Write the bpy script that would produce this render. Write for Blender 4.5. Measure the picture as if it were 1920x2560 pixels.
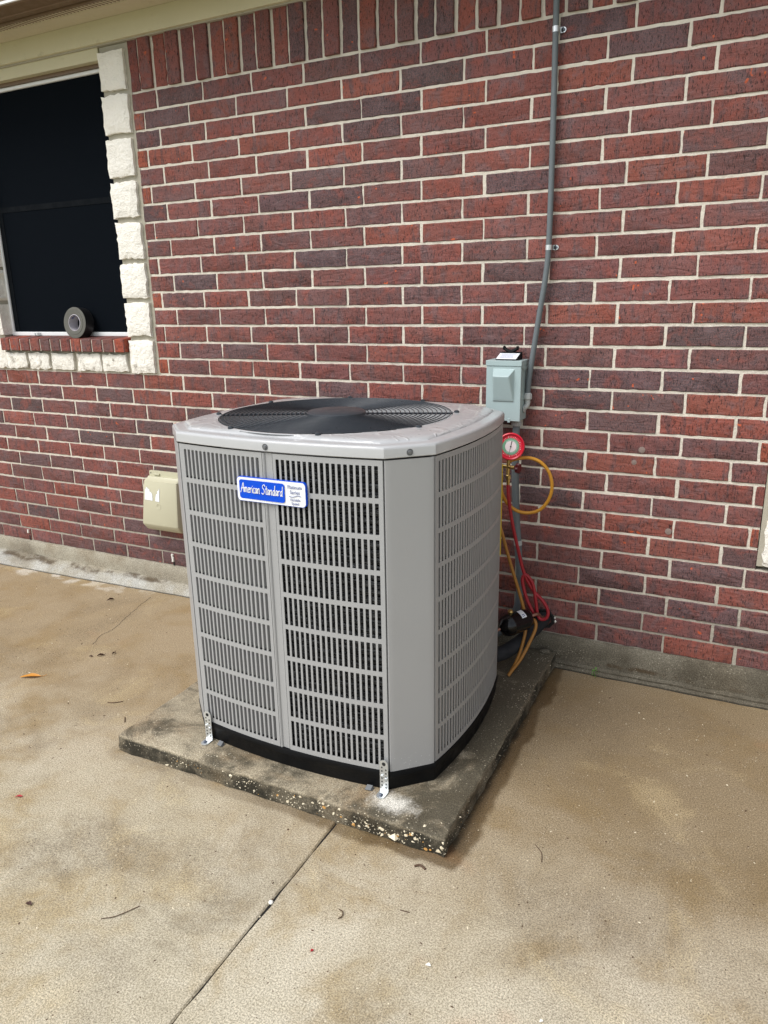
import bpy, math, random
from mathutils import Vector, Matrix, noise as mnoise

# ------------------------------------------------------------------ scene, camera, light
S = bpy.context.scene
for o in list(bpy.data.objects):
    bpy.data.objects.remove(o)
COL = S.collection
R = math.radians
rnd = random.Random(7)

cam_d = bpy.data.cameras.new('camera')
cam = bpy.data.objects.new('camera', cam_d)
COL.objects.link(cam)
_r = Vector((0.8950, 0.4456, -0.0187)).normalized()
_f = Vector((-0.4331, 0.8580, -0.2762)).normalized()
_u = _r.cross(_f).normalized()
_r = _f.cross(_u).normalized()
cam.matrix_world = Matrix(((_r.x, _u.x, -_f.x, 2.589), (_r.y, _u.y, -_f.y, -2.922), (_r.z, _u.z, -_f.z, 1.528), (0, 0, 0, 1)))
cam_d.sensor_fit = 'VERTICAL'
cam_d.sensor_height = 36.0
cam_d.lens = 1863.4 / 2560 * 36.0
cam_d.clip_start = 0.05
cam_d.clip_end = 2000
S.camera = cam

SUN_AZ = 212      # compass bearing the light comes from, x = east, y = north
SUN_EL = 52
W = bpy.data.worlds.new('World')
S.world = W
W.use_nodes = True
wn = W.node_tree
wn.nodes.clear()
sky = wn.nodes.new('ShaderNodeTexSky')
sky.sky_type = 'NISHITA'
sky.sun_disc = False
sky.sun_elevation = R(SUN_EL)
sky.sun_rotation = R(SUN_AZ)
sky.air_density = 1.0
sky.dust_density = 1.5
hs = wn.nodes.new('ShaderNodeHueSaturation')       # an overcast, nearly colourless sky
hs.inputs['Saturation'].default_value = 0.30
bg = wn.nodes.new('ShaderNodeBackground')
bg.inputs['Strength'].default_value = 0.115
wo = wn.nodes.new('ShaderNodeOutputWorld')
wn.links.new(sky.outputs[0], hs.inputs['Color'])
wn.links.new(hs.outputs[0], bg.inputs['Color'])
wn.links.new(bg.outputs[0], wo.inputs['Surface'])

sd = bpy.data.lights.new('sun', 'SUN')
sd.energy = 1.5
sd.angle = R(36)
sd.color = (1.0, 0.985, 0.965)
sun = bpy.data.objects.new('sun', sd)
COL.objects.link(sun)
az, el = R(SUN_AZ), R(SUN_EL)
to_sun = Vector((math.sin(az) * math.cos(el), math.cos(az) * math.cos(el), math.sin(el)))
sun.rotation_euler = (-to_sun).to_track_quat('-Z', 'Y').to_euler()
sun.location = (0, -6, 8)

S.view_settings.view_transform = 'Standard'
S.view_settings.look = 'None'
S.view_settings.gamma = 1.0
S.view_settings.exposure = 0.80
S.view_settings.use_curve_mapping = False
S.cycles.max_bounces = 6
S.cycles.diffuse_bounces = 3
S.cycles.glossy_bounces = 3


# ------------------------------------------------------------------ material helpers
def srgb(r, g, b):
    f = lambda c: c / 12.92 if c <= 0.04045 else ((c + 0.055) / 1.055) ** 2.4
    return (f(r / 255), f(g / 255), f(b / 255), 1.0)


class Mat:
    def __init__(s, name, color=(0.5, 0.5, 0.5, 1), rough=0.6, metal=0.0, spec=0.5):
        s.m = bpy.data.materials.new(name)
        s.m.use_nodes = True
        s.t = s.m.node_tree
        s.b = s.t.nodes['Principled BSDF']
        s.set('Base Color', color)
        s.set('Roughness', rough)
        s.set('Metallic', metal)
        s.set('Specular IOR Level', spec)
        s._pos = None

    def put(s, sock, v):
        if hasattr(v, 'is_linked') or hasattr(v, 'links'):
            s.t.links.new(v, sock)
        else:
            if isinstance(v, (tuple, list)) and len(v) == 3 and sock.type == 'RGBA':
                v = tuple(v) + (1.0,)
            sock.default_value = v

    def set(s, k, v):
        s.put(s.b.inputs[k], v)

    def node(s, t, ins=None, **pr):
        n = s.t.nodes.new(t)
        for k, v in pr.items():
            setattr(n, k, v)
        for k, v in (ins or {}).items():
            s.put(n.inputs[k], v)
        return n

    def pos(s):
        if s._pos is None:
            s._pos = s.node('ShaderNodeNewGeometry').outputs['Position']
        return s._pos

    def mapv(s, vec, scale=(1, 1, 1), loc=(0, 0, 0)):
        return s.node('ShaderNodeMapping', {'Vector': vec, 'Scale': scale, 'Location': loc}).outputs[0]

    def noise(s, scale, detail=3.0, rough=0.55, vec=None, dist=0.0):
        return s.node('ShaderNodeTexNoise', {'Vector': vec if vec is not None else s.pos(), 'Scale': scale, 'Detail': detail, 'Roughness': rough, 'Distortion': dist}).outputs['Fac']

    def voro(s, scale, vec=None, feature='F1', out='Distance', rand=1.0):
        return s.node('ShaderNodeTexVoronoi', {'Vector': vec if vec is not None else s.pos(), 'Scale': scale, 'Randomness': rand}, feature=feature).outputs[out]

    def ramp(s, fac, lo, hi, a=0.0, b=1.0):
        return s.node('ShaderNodeMapRange', {'Value': fac, 'From Min': lo, 'From Max': hi, 'To Min': a, 'To Max': b}, interpolation_type='SMOOTHSTEP', clamp=True).outputs[0]

    def math(s, op, a, b=0.0):
        n = s.node('ShaderNodeMath', operation=op)
        s.put(n.inputs[0], a)
        s.put(n.inputs[1], b)
        return n.outputs[0]

    def mix(s, fac, a, b, blend='MIX'):
        n = s.node('ShaderNodeMix', data_type='RGBA', blend_type=blend)
        s.put(n.inputs[0], fac)
        s.put(n.inputs[6], a)
        s.put(n.inputs[7], b)
        return n.outputs[2]

    def xyz(s):
        return s.node('ShaderNodeSeparateXYZ', {'Vector': s.pos()}).outputs

    def bump(s, h, strength=0.5, dist=0.002, normal=None):
        ins = {'Height': h, 'Strength': strength, 'Distance': dist}
        if normal is not None:
            ins['Normal'] = normal
        n = s.node('ShaderNodeBump', ins).outputs[0]
        s.set('Normal', n)
        return n


# ------------------------------------------------------------------ mesh helpers
class MB:
    def __init__(s):
        s.v = []
        s.f = []

    def add(s, verts, faces):
        n = len(s.v)
        s.v += [tuple(p) for p in verts]
        s.f += [tuple(i + n for i in f) for f in faces]

    def box(s, x0, x1, y0, y1, z0, z1):
        s.add([(x0, y0, z0), (x1, y0, z0), (x1, y1, z0), (x0, y1, z0), (x0, y0, z1), (x1, y0, z1), (x1, y1, z1), (x0, y1, z1)],
              [(0, 3, 2, 1), (4, 5, 6, 7), (0, 1, 5, 4), (1, 2, 6, 5), (2, 3, 7, 6), (3, 0, 4, 7)])
        return s

    def rings(s, rings, close=True, cap0=False, cap1=False):
        n = len(rings[0])
        vs = [p for r in rings for p in r]
        fs = []
        for i in range(len(rings) - 1):
            for j in range(n if close else n - 1):
                k = (j + 1) % n
                fs.append((i * n + j, i * n + k, (i + 1) * n + k, (i + 1) * n + j))
        if cap0:
            fs.append(tuple(range(n - 1, -1, -1)))
        if cap1:
            fs.append(tuple((len(rings) - 1) * n + j for j in range(n)))
        s.add(vs, fs)
        return s

    def tube(s, pts, r, sides=8, caps=True):
        pts = [Vector(p) for p in pts]
        rad = r if isinstance(r, (list, tuple)) else [r] * len(pts)
        t = (pts[1] - pts[0]).normalized()
        a = Vector((0, 0, 1)) if abs(t.z) < 0.9 else Vector((1, 0, 0))
        u = (a - t * a.dot(t)).normalized()
        rs = []
        for i, p in enumerate(pts):
            q0, q1 = pts[max(0, i - 1)], pts[min(len(pts) - 1, i + 1)]
            t = (q1 - q0).normalized() if (q1 - q0).length > 1e-9 else t
            u = (u - t * u.dot(t))
            u = u.normalized() if u.length > 1e-6 else t.orthogonal().normalized()
            w = t.cross(u)
            rs.append([p + (u * math.cos(2 * math.pi * k / sides) + w * math.sin(2 * math.pi * k / sides)) * rad[i] for k in range(sides)])
        return s.rings(rs, True, caps, caps)

    def lathe(s, prof, c, axis, sides=32, cap0=True, cap1=True):
        """prof: list of (radius, distance along axis)"""
        axis = Vector(axis).normalized()
        c = Vector(c)
        u = axis.orthogonal().normalized()
        w = axis.cross(u)
        rs = [[c + axis * h + (u * math.cos(2 * math.pi * k / sides) + w * math.sin(2 * math.pi * k / sides)) * max(rr, 1e-5) for k in range(sides)] for rr, h in prof]
        return s.rings(rs, True, cap0, cap1)


ORIG = {}


def org(o):
    return ORIG.get(o.name, Vector((0, 0, 0))) if o else Vector((0, 0, 0))


def build(mb, name, mat, parent=None, smooth=None, bevel=0, segs=2, kind=None, at=None, tint=None):
    me = bpy.data.meshes.new(name)
    po = org(parent)
    base = Vector(at) if at is not None else po
    me.from_pydata([(p[0] - base.x, p[1] - base.y, p[2] - base.z) for p in mb.v], [], mb.f)
    me.validate()
    o = bpy.data.objects.new(name, me)
    COL.objects.link(o)
    if parent:
        o.parent = parent
    o.location = base - po
    ORIG[o.name] = base
    me.materials.append(mat)
    if smooth is not None:
        me.polygons.foreach_set('use_smooth', [True] * len(me.polygons))
        me.set_sharp_from_angle(angle=R(smooth))
    if bevel:
        b = o.modifiers.new('bevel', 'BEVEL')
        b.width = bevel
        b.segments = segs
        b.limit_method = 'ANGLE'
        b.angle_limit = R(40)
    if kind:
        o['kind'] = kind
    if tint is not None:
        ca = me.color_attributes.new('tint', 'FLOAT_COLOR', 'POINT')
        if isinstance(tint, list):
            for i, c in enumerate(tint):
                ca.data[i].color = c
        else:
            for d in ca.data:
                d.color = tint
    return o


def thing(name, loc, label, cat, group=None):
    e = bpy.data.objects.new(name, None)
    COL.objects.link(e)
    e.location = loc
    e.empty_display_size = 0.05
    ORIG[e.name] = Vector(loc)
    tag(e, label, cat, group)
    return e


def tag(o, label, cat, group=None):
    o['label'] = label
    o['category'] = cat
    if group:
        o['group'] = group
    return o


def spline(pts, n=8):
    P = [Vector(p) for p in pts]
    P = [P[0] * 2 - P[1]] + P + [P[-1] * 2 - P[-2]]
    out = []
    for i in range(1, len(P) - 2):
        for k in range(n):
            t = k / n
            a, b, c, d = P[i - 1], P[i], P[i + 1], P[i + 2]
            out.append(0.5 * ((2 * b) + (c - a) * t + (2 * a - 5 * b + 4 * c - d) * t * t + (3 * b - a - 3 * c + d) * t ** 3))
    out.append(P[-2])
    return out


def text_mesh(body, size, shear=0.0, align='CENTER', bold=0.0):
    cu = bpy.data.curves.new('txt', 'FONT')
    cu.body = body
    cu.size = size
    cu.align_x = align
    cu.shear = shear
    cu.offset = bold
    cu.resolution_u = 3
    ob = bpy.data.objects.new('txt', cu)
    COL.objects.link(ob)
    bpy.context.view_layer.update()
    dg = bpy.context.evaluated_depsgraph_get()
    me = bpy.data.meshes.new_from_object(ob.evaluated_get(dg))
    mb = MB()
    mb.v = [tuple(v.co) for v in me.vertices]
    mb.f = [tuple(p.vertices) for p in me.polygons]
    bpy.data.objects.remove(ob)
    bpy.data.curves.remove(cu)
    bpy.data.meshes.remove(me)
    return mb


# ------------------------------------------------------------------ materials
def m_brick():
    m = Mat('brick', rough=0.8, spec=0.35)
    at = m.node('ShaderNodeAttribute', attribute_name='tint')
    off = m.node('ShaderNodeVectorMath', {0: m.pos(), 1: at.outputs['Alpha']}, operation='ADD')
    sc = m.node('ShaderNodeVectorMath', operation='SCALE')
    # shift the pattern for each brick
    comb = m.node('ShaderNodeCombineXYZ', {'X': m.math('MULTIPLY', at.outputs['Alpha'], 31.0), 'Y': m.math('MULTIPLY', at.outputs['Alpha'], 17.0), 'Z': m.math('MULTIPLY', at.outputs['Alpha'], 53.0)})
    v = m.node('ShaderNodeVectorMath', {0: m.pos(), 1: comb.outputs[0]}, operation='ADD').outputs[0]
    streak = m.noise(9, 2, 0.6, m.mapv(v, (5.0, 5.0, 0.9)))
    blot = m.noise(16, 3, 0.6, v, 0.6)
    drag = m.noise(58, 2, 0.7, m.mapv(v, (4.6, 1.0, 1.15)))
    fine = m.noise(300, 1, 0.7, v)
    c = at.outputs['Color']
    c = m.mix(m.ramp(streak, 0.50, 0.68, 0, 0.70), c, srgb(70, 60, 63))
    c = m.mix(m.ramp(blot, 0.52, 0.70, 0, 0.50), c, srgb(146, 74, 60))
    c = m.mix(m.ramp(blot, 0.46, 0.34, 0, 0.55), c, srgb(92, 78, 81))
    c = m.mix(m.ramp(fine, 0.30, 0.72, 0.0, 0.42), c, srgb(150, 102, 96))
    c = m.mix(m.ramp(drag, 0.565, 0.64, 0, 0.85), c, srgb(42, 30, 31))
    chip = m.noise(36, 1, 0.5, v)
    c = m.mix(m.ramp(chip, 0.765, 0.785, 0, 0.9), c, srgb(186, 88, 54))
    m.set('Base Color', c)
    m.set('Roughness', m.ramp(blot, 0.3, 0.7, 0.62, 0.88))
    fold = m.noise(11, 1, 0.5, m.mapv(v, (1, 1, 3.0)), 1.6)
    h = m.math('ADD', m.math('MULTIPLY', drag, -0.5), m.math('ADD', m.math('MULTIPLY', fine, 0.35), m.math('MULTIPLY', fold, 1.1)))
    m.bump(h, 0.8, 0.005)
    return m.m


def m_mortar():
    m = Mat('mortar', rough=0.95, spec=0.2)
    n1 = m.noise(3.0, 4)
    n2 = m.noise(120, 4, 0.7)
    x, y, z = m.xyz()
    c = m.mix(n2, srgb(204, 196, 181), srgb(226, 218, 204))
    c = m.mix(m.ramp(n1, 0.45, 0.75, 0, 0.35), c, srgb(168, 160, 146))
    low = m.ramp(m.math('ADD', z, m.math('MULTIPLY', n1, 0.5)), 0.42, 0.95, 0.55, 0.0)     # unevenly darker towards the ground
    c = m.mix(low, c, srgb(112, 106, 92))
    m.set('Base Color', c)
    m.bump(m.math('ADD', m.noise(45, 4, 0.65), m.math('MULTIPLY', n2, 0.5)), 1.0, 0.006)
    return m.m


def m_concrete(name, light, mid, brown, dark, patio=False, pad=False, found=False):
    m = Mat(name, rough=0.85, spec=0.35)
    x, y, z = m.xyz()
    big = m.noise(0.9, 5, 0.6, None, 0.5)
    med = m.noise(3.3, 6, 0.62, None, 0.4)
    sm = m.noise(17, 5, 0.65)
    grit = m.noise(230, 3, 0.9)
    pit = m.voro(130)
    c = m.mix(m.ramp(big, 0.38, 0.62), mid, light)
    c = m.mix(m.ramp(med, 0.46, 0.68, 0, 0.75), c, brown)
    c = m.mix(m.ramp(m.noise(2.1, 5, 0.65, m.mapv(m.pos(), (1, 1, 1), (7, 3, 0)), 0.6), 0.50, 0.70, 0, 0.50), c, dark)
    c = m.mix(m.ramp(sm, 0.42, 0.72, 0, 0.35), c, light)
    hgt = m.math('MULTIPLY', grit, 0.6)
    rough = 0.85
    if patio:
        # greyer, paler towards the open patio, browner by the house
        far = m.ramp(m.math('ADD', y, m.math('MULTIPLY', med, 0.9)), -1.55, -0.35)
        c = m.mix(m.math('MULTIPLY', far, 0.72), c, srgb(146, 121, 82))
        shade_right = m.math('MULTIPLY', m.ramp(m.math('ADD', x, m.math('MULTIPLY', sm, 0.3)), 1.6, 2.6), m.ramp(m.math('ADD', y, m.math('MULTIPLY', med, 0.8)), -1.5, -0.3))
        c = m.mix(m.math('MULTIPLY', shade_right, 0.5), c, srgb(118, 102, 78))  # brown staining plus the unit's shade, coloured in on the right by the wall
        # dirt washed off the slab edge: a band that follows the slab, uneven
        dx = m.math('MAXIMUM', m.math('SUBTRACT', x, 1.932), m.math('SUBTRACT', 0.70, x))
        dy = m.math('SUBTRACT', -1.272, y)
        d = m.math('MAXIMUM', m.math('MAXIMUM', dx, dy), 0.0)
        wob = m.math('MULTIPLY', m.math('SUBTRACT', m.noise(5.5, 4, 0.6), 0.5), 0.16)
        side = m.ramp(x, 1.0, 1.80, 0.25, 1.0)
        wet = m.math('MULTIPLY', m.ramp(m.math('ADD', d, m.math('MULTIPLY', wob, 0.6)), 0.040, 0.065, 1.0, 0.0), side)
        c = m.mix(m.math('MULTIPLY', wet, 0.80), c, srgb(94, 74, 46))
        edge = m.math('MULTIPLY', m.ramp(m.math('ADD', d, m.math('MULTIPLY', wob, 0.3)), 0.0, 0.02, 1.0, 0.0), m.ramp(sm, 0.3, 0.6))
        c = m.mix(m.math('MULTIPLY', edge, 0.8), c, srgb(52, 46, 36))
        # pale splashes along the wall on the left
        wl = m.math('MULTIPLY', m.ramp(m.math('ADD', y, m.math('MULTIPLY', m.math('SUBTRACT', m.noise(4, 3), 0.5), 0.22)), -0.20, -0.15), m.ramp(x, 0.2, -1.1))
        wl = m.math('MULTIPLY', wl, m.ramp(m.noise(7, 5, 0.6), 0.47, 0.58))
        c = m.mix(m.math('MULTIPLY', wl, 0.8), c, srgb(214, 207, 194))
        # dark scuffs
        sc = m.math('MULTIPLY', m.ramp(m.noise(1.9, 4, 0.6, m.mapv(m.pos(), (1, 1, 1), (3.3, 1.1, 0)), 0.8), 0.50, 0.68), m.ramp(m.noise(60, 3, 0.75), 0.40, 0.60, 0.25, 1.0))
        c = m.mix(m.math('MULTIPLY', sc, 0.30), c, srgb(108, 95, 78))
        lt = m.ramp(m.noise(2.4, 5, 0.65, m.mapv(m.pos(), (1, 1, 1), (8.1, 2.7, 0)), 0.7), 0.54, 0.70)
        c = m.mix(m.math('MULTIPLY', m.math('MULTIPLY', lt, m.ramp(grit, 0.35, 0.6, 0.3, 1.0)), 0.32), c, srgb(212, 192, 148))
        for (sx_, sy_, rx_, ry_, k_) in ((1.02, -1.66, 0.22, 0.10, 0.55), (0.86, -1.78, 0.16, 0.09, 0.4), (1.30, -1.95, 0.14, 0.06, 0.3), (2.30, -1.32, 0.25, 0.10, 0.3)):
            ex = m.math('DIVIDE', m.math('SUBTRACT', x, sx_), rx_)
            ey = m.math('DIVIDE', m.math('SUBTRACT', y, sy_), ry_)
            dd = m.math('ADD', m.math('SQRT', m.math('ADD', m.math('MULTIPLY', ex, ex), m.math('MULTIPLY', ey, ey))), m.math('MULTIPLY', m.math('SUBTRACT', sm, 0.5), 1.6))
            c = m.mix(m.math('MULTIPLY', m.math('MULTIPLY', m.ramp(dd, 0.2, 1.5, 1, 0), m.ramp(m.noise(95, 3, 0.8), 0.38, 0.60, 0.15, 1.0)), k_ * 0.8), c, srgb(98, 84, 70))
        # iron spots
        iron = m.ramp(m.noise(2.6, 3, 0.5, m.mapv(m.pos(), (1, 1, 1), (1.7, 9.2, 0))), 0.64, 0.76)
        c = m.mix(m.math('MULTIPLY', iron, 0.35), c, srgb(176, 116, 66))
        rough = m.math('SUBTRACT', m.ramp(med, 0.35, 0.7, 0.88, 0.62), m.math('MULTIPLY', wet, 0.2))
    if pad:
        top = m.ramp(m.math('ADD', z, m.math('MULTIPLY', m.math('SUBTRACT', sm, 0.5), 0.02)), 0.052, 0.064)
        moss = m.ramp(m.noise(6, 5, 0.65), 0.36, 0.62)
        c = m.mix(m.math('MULTIPLY', m.math('SUBTRACT', 1.0, top), m.ramp(moss, 0.0, 1.0, 0.62, 0.97)), c, srgb(40, 38, 29))  # sides coloured darker all over to set off the top, moss patches darkest
        # blackened film, plus the unit's shade painted in on the right and back strips
        shade_rb = m.math('MAXIMUM', m.ramp(x, 1.60, 1.88, 0, 0.8), m.ramp(y, -0.9, -0.2))
        film = m.math('MULTIPLY', m.ramp(m.math('ADD', m.noise(4.2, 5, 0.7, None, 0.9), m.math('MULTIPLY', shade_rb, 0.20)), 0.42, 0.64), 0.88)
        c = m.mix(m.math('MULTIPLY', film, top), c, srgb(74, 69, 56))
        # reddish run-off round the unit's base
        ring = m.ramp(m.noise(4.4, 4, 0.6, m.mapv(m.pos(), (1, 1, 1), (4, 4, 1))), 0.5, 0.62)
        nr = m.math('MULTIPLY', ring, m.math('MULTIPLY', m.math('MULTIPLY', m.ramp(y, -1.27, -1.22), m.ramp(x, 1.80, 1.68)), m.ramp(x, 1.0, 1.2)))
        c = m.mix(m.math('MULTIPLY', nr, 0.5), c, srgb(150, 126, 94))
        # drilling dust by the near strap
        dxx = m.math('SUBTRACT', x, 1.735)
        dyy = m.math('SUBTRACT', y, -1.205)
        dd = m.math('SQRT', m.math('ADD', m.math('MULTIPLY', dxx, dxx), m.math('MULTIPLY', m.math('MULTIPLY', dyy, dyy), 3.0)))
        dust = m.ramp(m.math('ADD', dd, m.math('MULTIPLY', m.math('SUBTRACT', m.noise(26, 5, 0.75), 0.5), 0.17)), 0.015, 0.105, 1, 0)
        c = m.mix(m.math('MULTIPLY', dust, 0.92), c, srgb(236, 232, 222))
        shell = m.math('MULTIPLY', m.ramp(m.voro(85), 0.16, 0.22, 1, 0), m.ramp(m.noise(9, 3), 0.45, 0.62))
        c = m.mix(m.math('MULTIPLY', shell, 0.8), c, srgb(214, 204, 182))
        rough = m.ramp(med, 0.3, 0.7, 0.9, 0.6)
    if found:
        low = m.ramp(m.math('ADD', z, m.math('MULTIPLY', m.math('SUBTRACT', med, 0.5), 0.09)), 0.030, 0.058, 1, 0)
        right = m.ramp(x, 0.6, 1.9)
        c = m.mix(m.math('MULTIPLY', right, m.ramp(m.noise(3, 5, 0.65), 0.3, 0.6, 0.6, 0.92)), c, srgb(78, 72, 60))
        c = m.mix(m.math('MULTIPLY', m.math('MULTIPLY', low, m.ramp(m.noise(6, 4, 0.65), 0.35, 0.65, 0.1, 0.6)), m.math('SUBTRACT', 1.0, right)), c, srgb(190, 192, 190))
        seam = m.math('MULTIPLY', m.ramp(m.math('ABSOLUTE', m.math('SUBTRACT', m.math('ADD', z, m.math('MULTIPLY', m.math('SUBTRACT', med, 0.5), 0.05)), 0.045)), 0.002, 0.014, 1, 0), m.ramp(m.noise(8, 4, 0.65), 0.44, 0.6))
        c = m.mix(m.math('MULTIPLY', seam, 0.85), c, srgb(78, 62, 42))
    c = m.mix(1.0, c, m.mix(m.ramp(grit, 0.39, 0.61), (0.55, 0.535, 0.505, 1), (1.28, 1.28, 1.27, 1)), 'MULTIPLY')
    c = m.mix(m.ramp(m.noise(90, 2, 0.8), 0.60, 0.72, 0, 0.38), c, dark)
    c = m.mix(m.math('MULTIPLY', m.ramp(pit, 0.10, 0.20, 1, 0), m.ramp(m.noise(30, 2), 0.42, 0.60, 0, 0.85)), c, srgb(64, 54, 46))
    wsp = m.voro(105, m.mapv(m.pos(), (1, 1, 1), (3.1, 7.7, 0)))
    c = m.mix(m.math('MULTIPLY', m.ramp(wsp, 0.10, 0.18, 1, 0), m.ramp(m.noise(21, 2), 0.45, 0.62, 0, 0.7)), c, srgb(226, 216, 194))
    m.set('Base Color', c)
    m.set('Roughness', rough)
    if patio:
        m.bump(grit, 0.35, 0.002)
    else:
        m.bump(m.math('ADD', hgt, m.math('MULTIPLY', m.noise(60, 4, 0.7), 0.8)), 0.6, 0.003 if not pad else 0.008)
    return m.m


def m_stone():
    m = Mat('limestone', rough=0.92, spec=0.25)
    n1 = m.noise(7, 4)
    c = m.mix(n1, srgb(238, 233, 221), srgb(250, 246, 237))
    x, y, z = m.xyz()
    lowst = m.math('MULTIPLY', m.ramp(z, 1.27, 1.24), m.ramp(m.noise(13, 5, 0.7, None, 1.0), 0.5, 0.68))
    c = m.mix(m.math('MULTIPLY', lowst, 0.75), c, srgb(120, 108, 90))
    c = m.mix(m.ramp(m.noise(4.5, 5, 0.7, m.mapv(m.pos(), (1, 1, 1), (2, 0, 5))), 0.58, 0.75, 0, 0.35), c, srgb(212, 196, 160))
    m.set('Base Color', c)
    m.bump(m.math('ADD', m.noise(70, 4, 0.7), m.math('MULTIPLY', m.noise(28, 3), 1.2)), 0.9, 0.009)
    return m.m


def m_paint(name, col, rough=0.4, var=0.06, dirt=None, bump=0.0, spec=0.5):
    m = Mat(name, col, rough, 0, spec)
    n = m.noise(5, 4, 0.6)
    lo = tuple(c * (1 - var) for c in col[:3]) + (1,)
    hi = tuple(min(1, c * (1 + var)) for c in col[:3]) + (1,)
    c = m.mix(n, lo, hi)
    if dirt:
        c = m.mix(m.ramp(m.noise(18, 5, 0.7), 0.58, 0.78, 0, 0.5), c, dirt)
    m.set('Base Color', c)
    m.set('Roughness', m.ramp(m.noise(25, 3), 0.3, 0.7, rough * 0.85, min(1, rough * 1.2)))
    if bump:
        m.bump(m.noise(140, 2), bump, 0.001)
    return m


def m_unit():
    m = m_paint('unit_paint', (0.340, 0.343, 0.342, 1), 0.42, 0.03, None, 0.12)
    x, y, z = m.xyz()
    base = m.b.inputs['Base Color'].links[0].from_socket
    drops = m.math('MULTIPLY', m.ramp(m.voro(120), 0.10, 0.16, 1, 0), m.ramp(m.math('ADD', z, m.math('MULTIPLY', m.noise(8, 3), 0.16)), 0.30, 0.22))
    drops = m.math('MULTIPLY', drops, m.ramp(m.noise(14, 2), 0.46, 0.6))
    m.set('Base Color', m.mix(m.math('MULTIPLY', drops, 0.9), base, (0.85, 0.85, 0.84, 1)))
    return m.m


def m_cap():
    # painted cap still under its clear protective film: glossy, wrinkled on the top face
    m = m_paint('cap_paint', (0.47, 0.475, 0.478, 1), 0.32, 0.03)
    x, y, z = m.xyz()
    warp = m.node('ShaderNodeTexNoise', {'Vector': m.pos(), 'Scale': 7.0, 'Detail': 2.0}).outputs['Color']
    v = m.node('ShaderNodeVectorMath', {0: m.pos(), 1: m.node('ShaderNodeVectorMath', {0: warp, 1: (0.35, 0.35, 0.35)}, operation='MULTIPLY').outputs[0]}, operation='ADD').outputs[0]
    ridge = m.ramp(m.voro(9, v, 'DISTANCE_TO_EDGE'), 0.0, 0.10, 1, 0)
    ridge = m.math('MULTIPLY', ridge, m.ramp(m.noise(3.5, 2), 0.42, 0.6))
    m.set('Coat Weight', 0.55)
    m.set('Coat Roughness', 0.10)
    h = m.math('MULTIPLY', ridge, m.ramp(z, 1.146, 1.150))
    m.bump(h, 0.45, 0.006)
    b = m.b.inputs['Base Color'].links[0].from_socket
    m.set('Base Color', m.mix(m.math('MULTIPLY', h, 0.45), b, (0.66, 0.65, 0.63, 1)))
    return m.m


def m_simple(name, col, rough=0.5, metal=0.0, bump=0.0, bscale=80, var=0.1, spec=0.5):
    m = m_paint(name, col, rough, var, None, 0, spec)
    m.set('Metallic', metal)
    if bump:
        m.bump(m.noise(bscale, 4, 0.65), bump, 0.003)
    return m.m


def m_coil():
    m = Mat('coil_fins', (0.03, 0.03, 0.03, 1), 0.34, 0.4)
    n = m.noise(26, 2, 0.6, m.mapv(m.pos(), (1.0, 1.0, 9.0)))
    c = m.mix(m.ramp(n, 0.42, 0.72), (0.030, 0.031, 0.032, 1), (0.26, 0.265, 0.27, 1))
    m.set('Base Color', c)
    m.bump(m.noise(240, 2, 0.7), 0.7, 0.004)
    return m.m


def m_screen():
    m = Mat('solar_screen', (0.0035, 0.0052, 0.0078, 1), 0.9, 0.0, 0.04)
    m.bump(m.noise(900, 0), 0.2, 0.0005)
    return m.m


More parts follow.
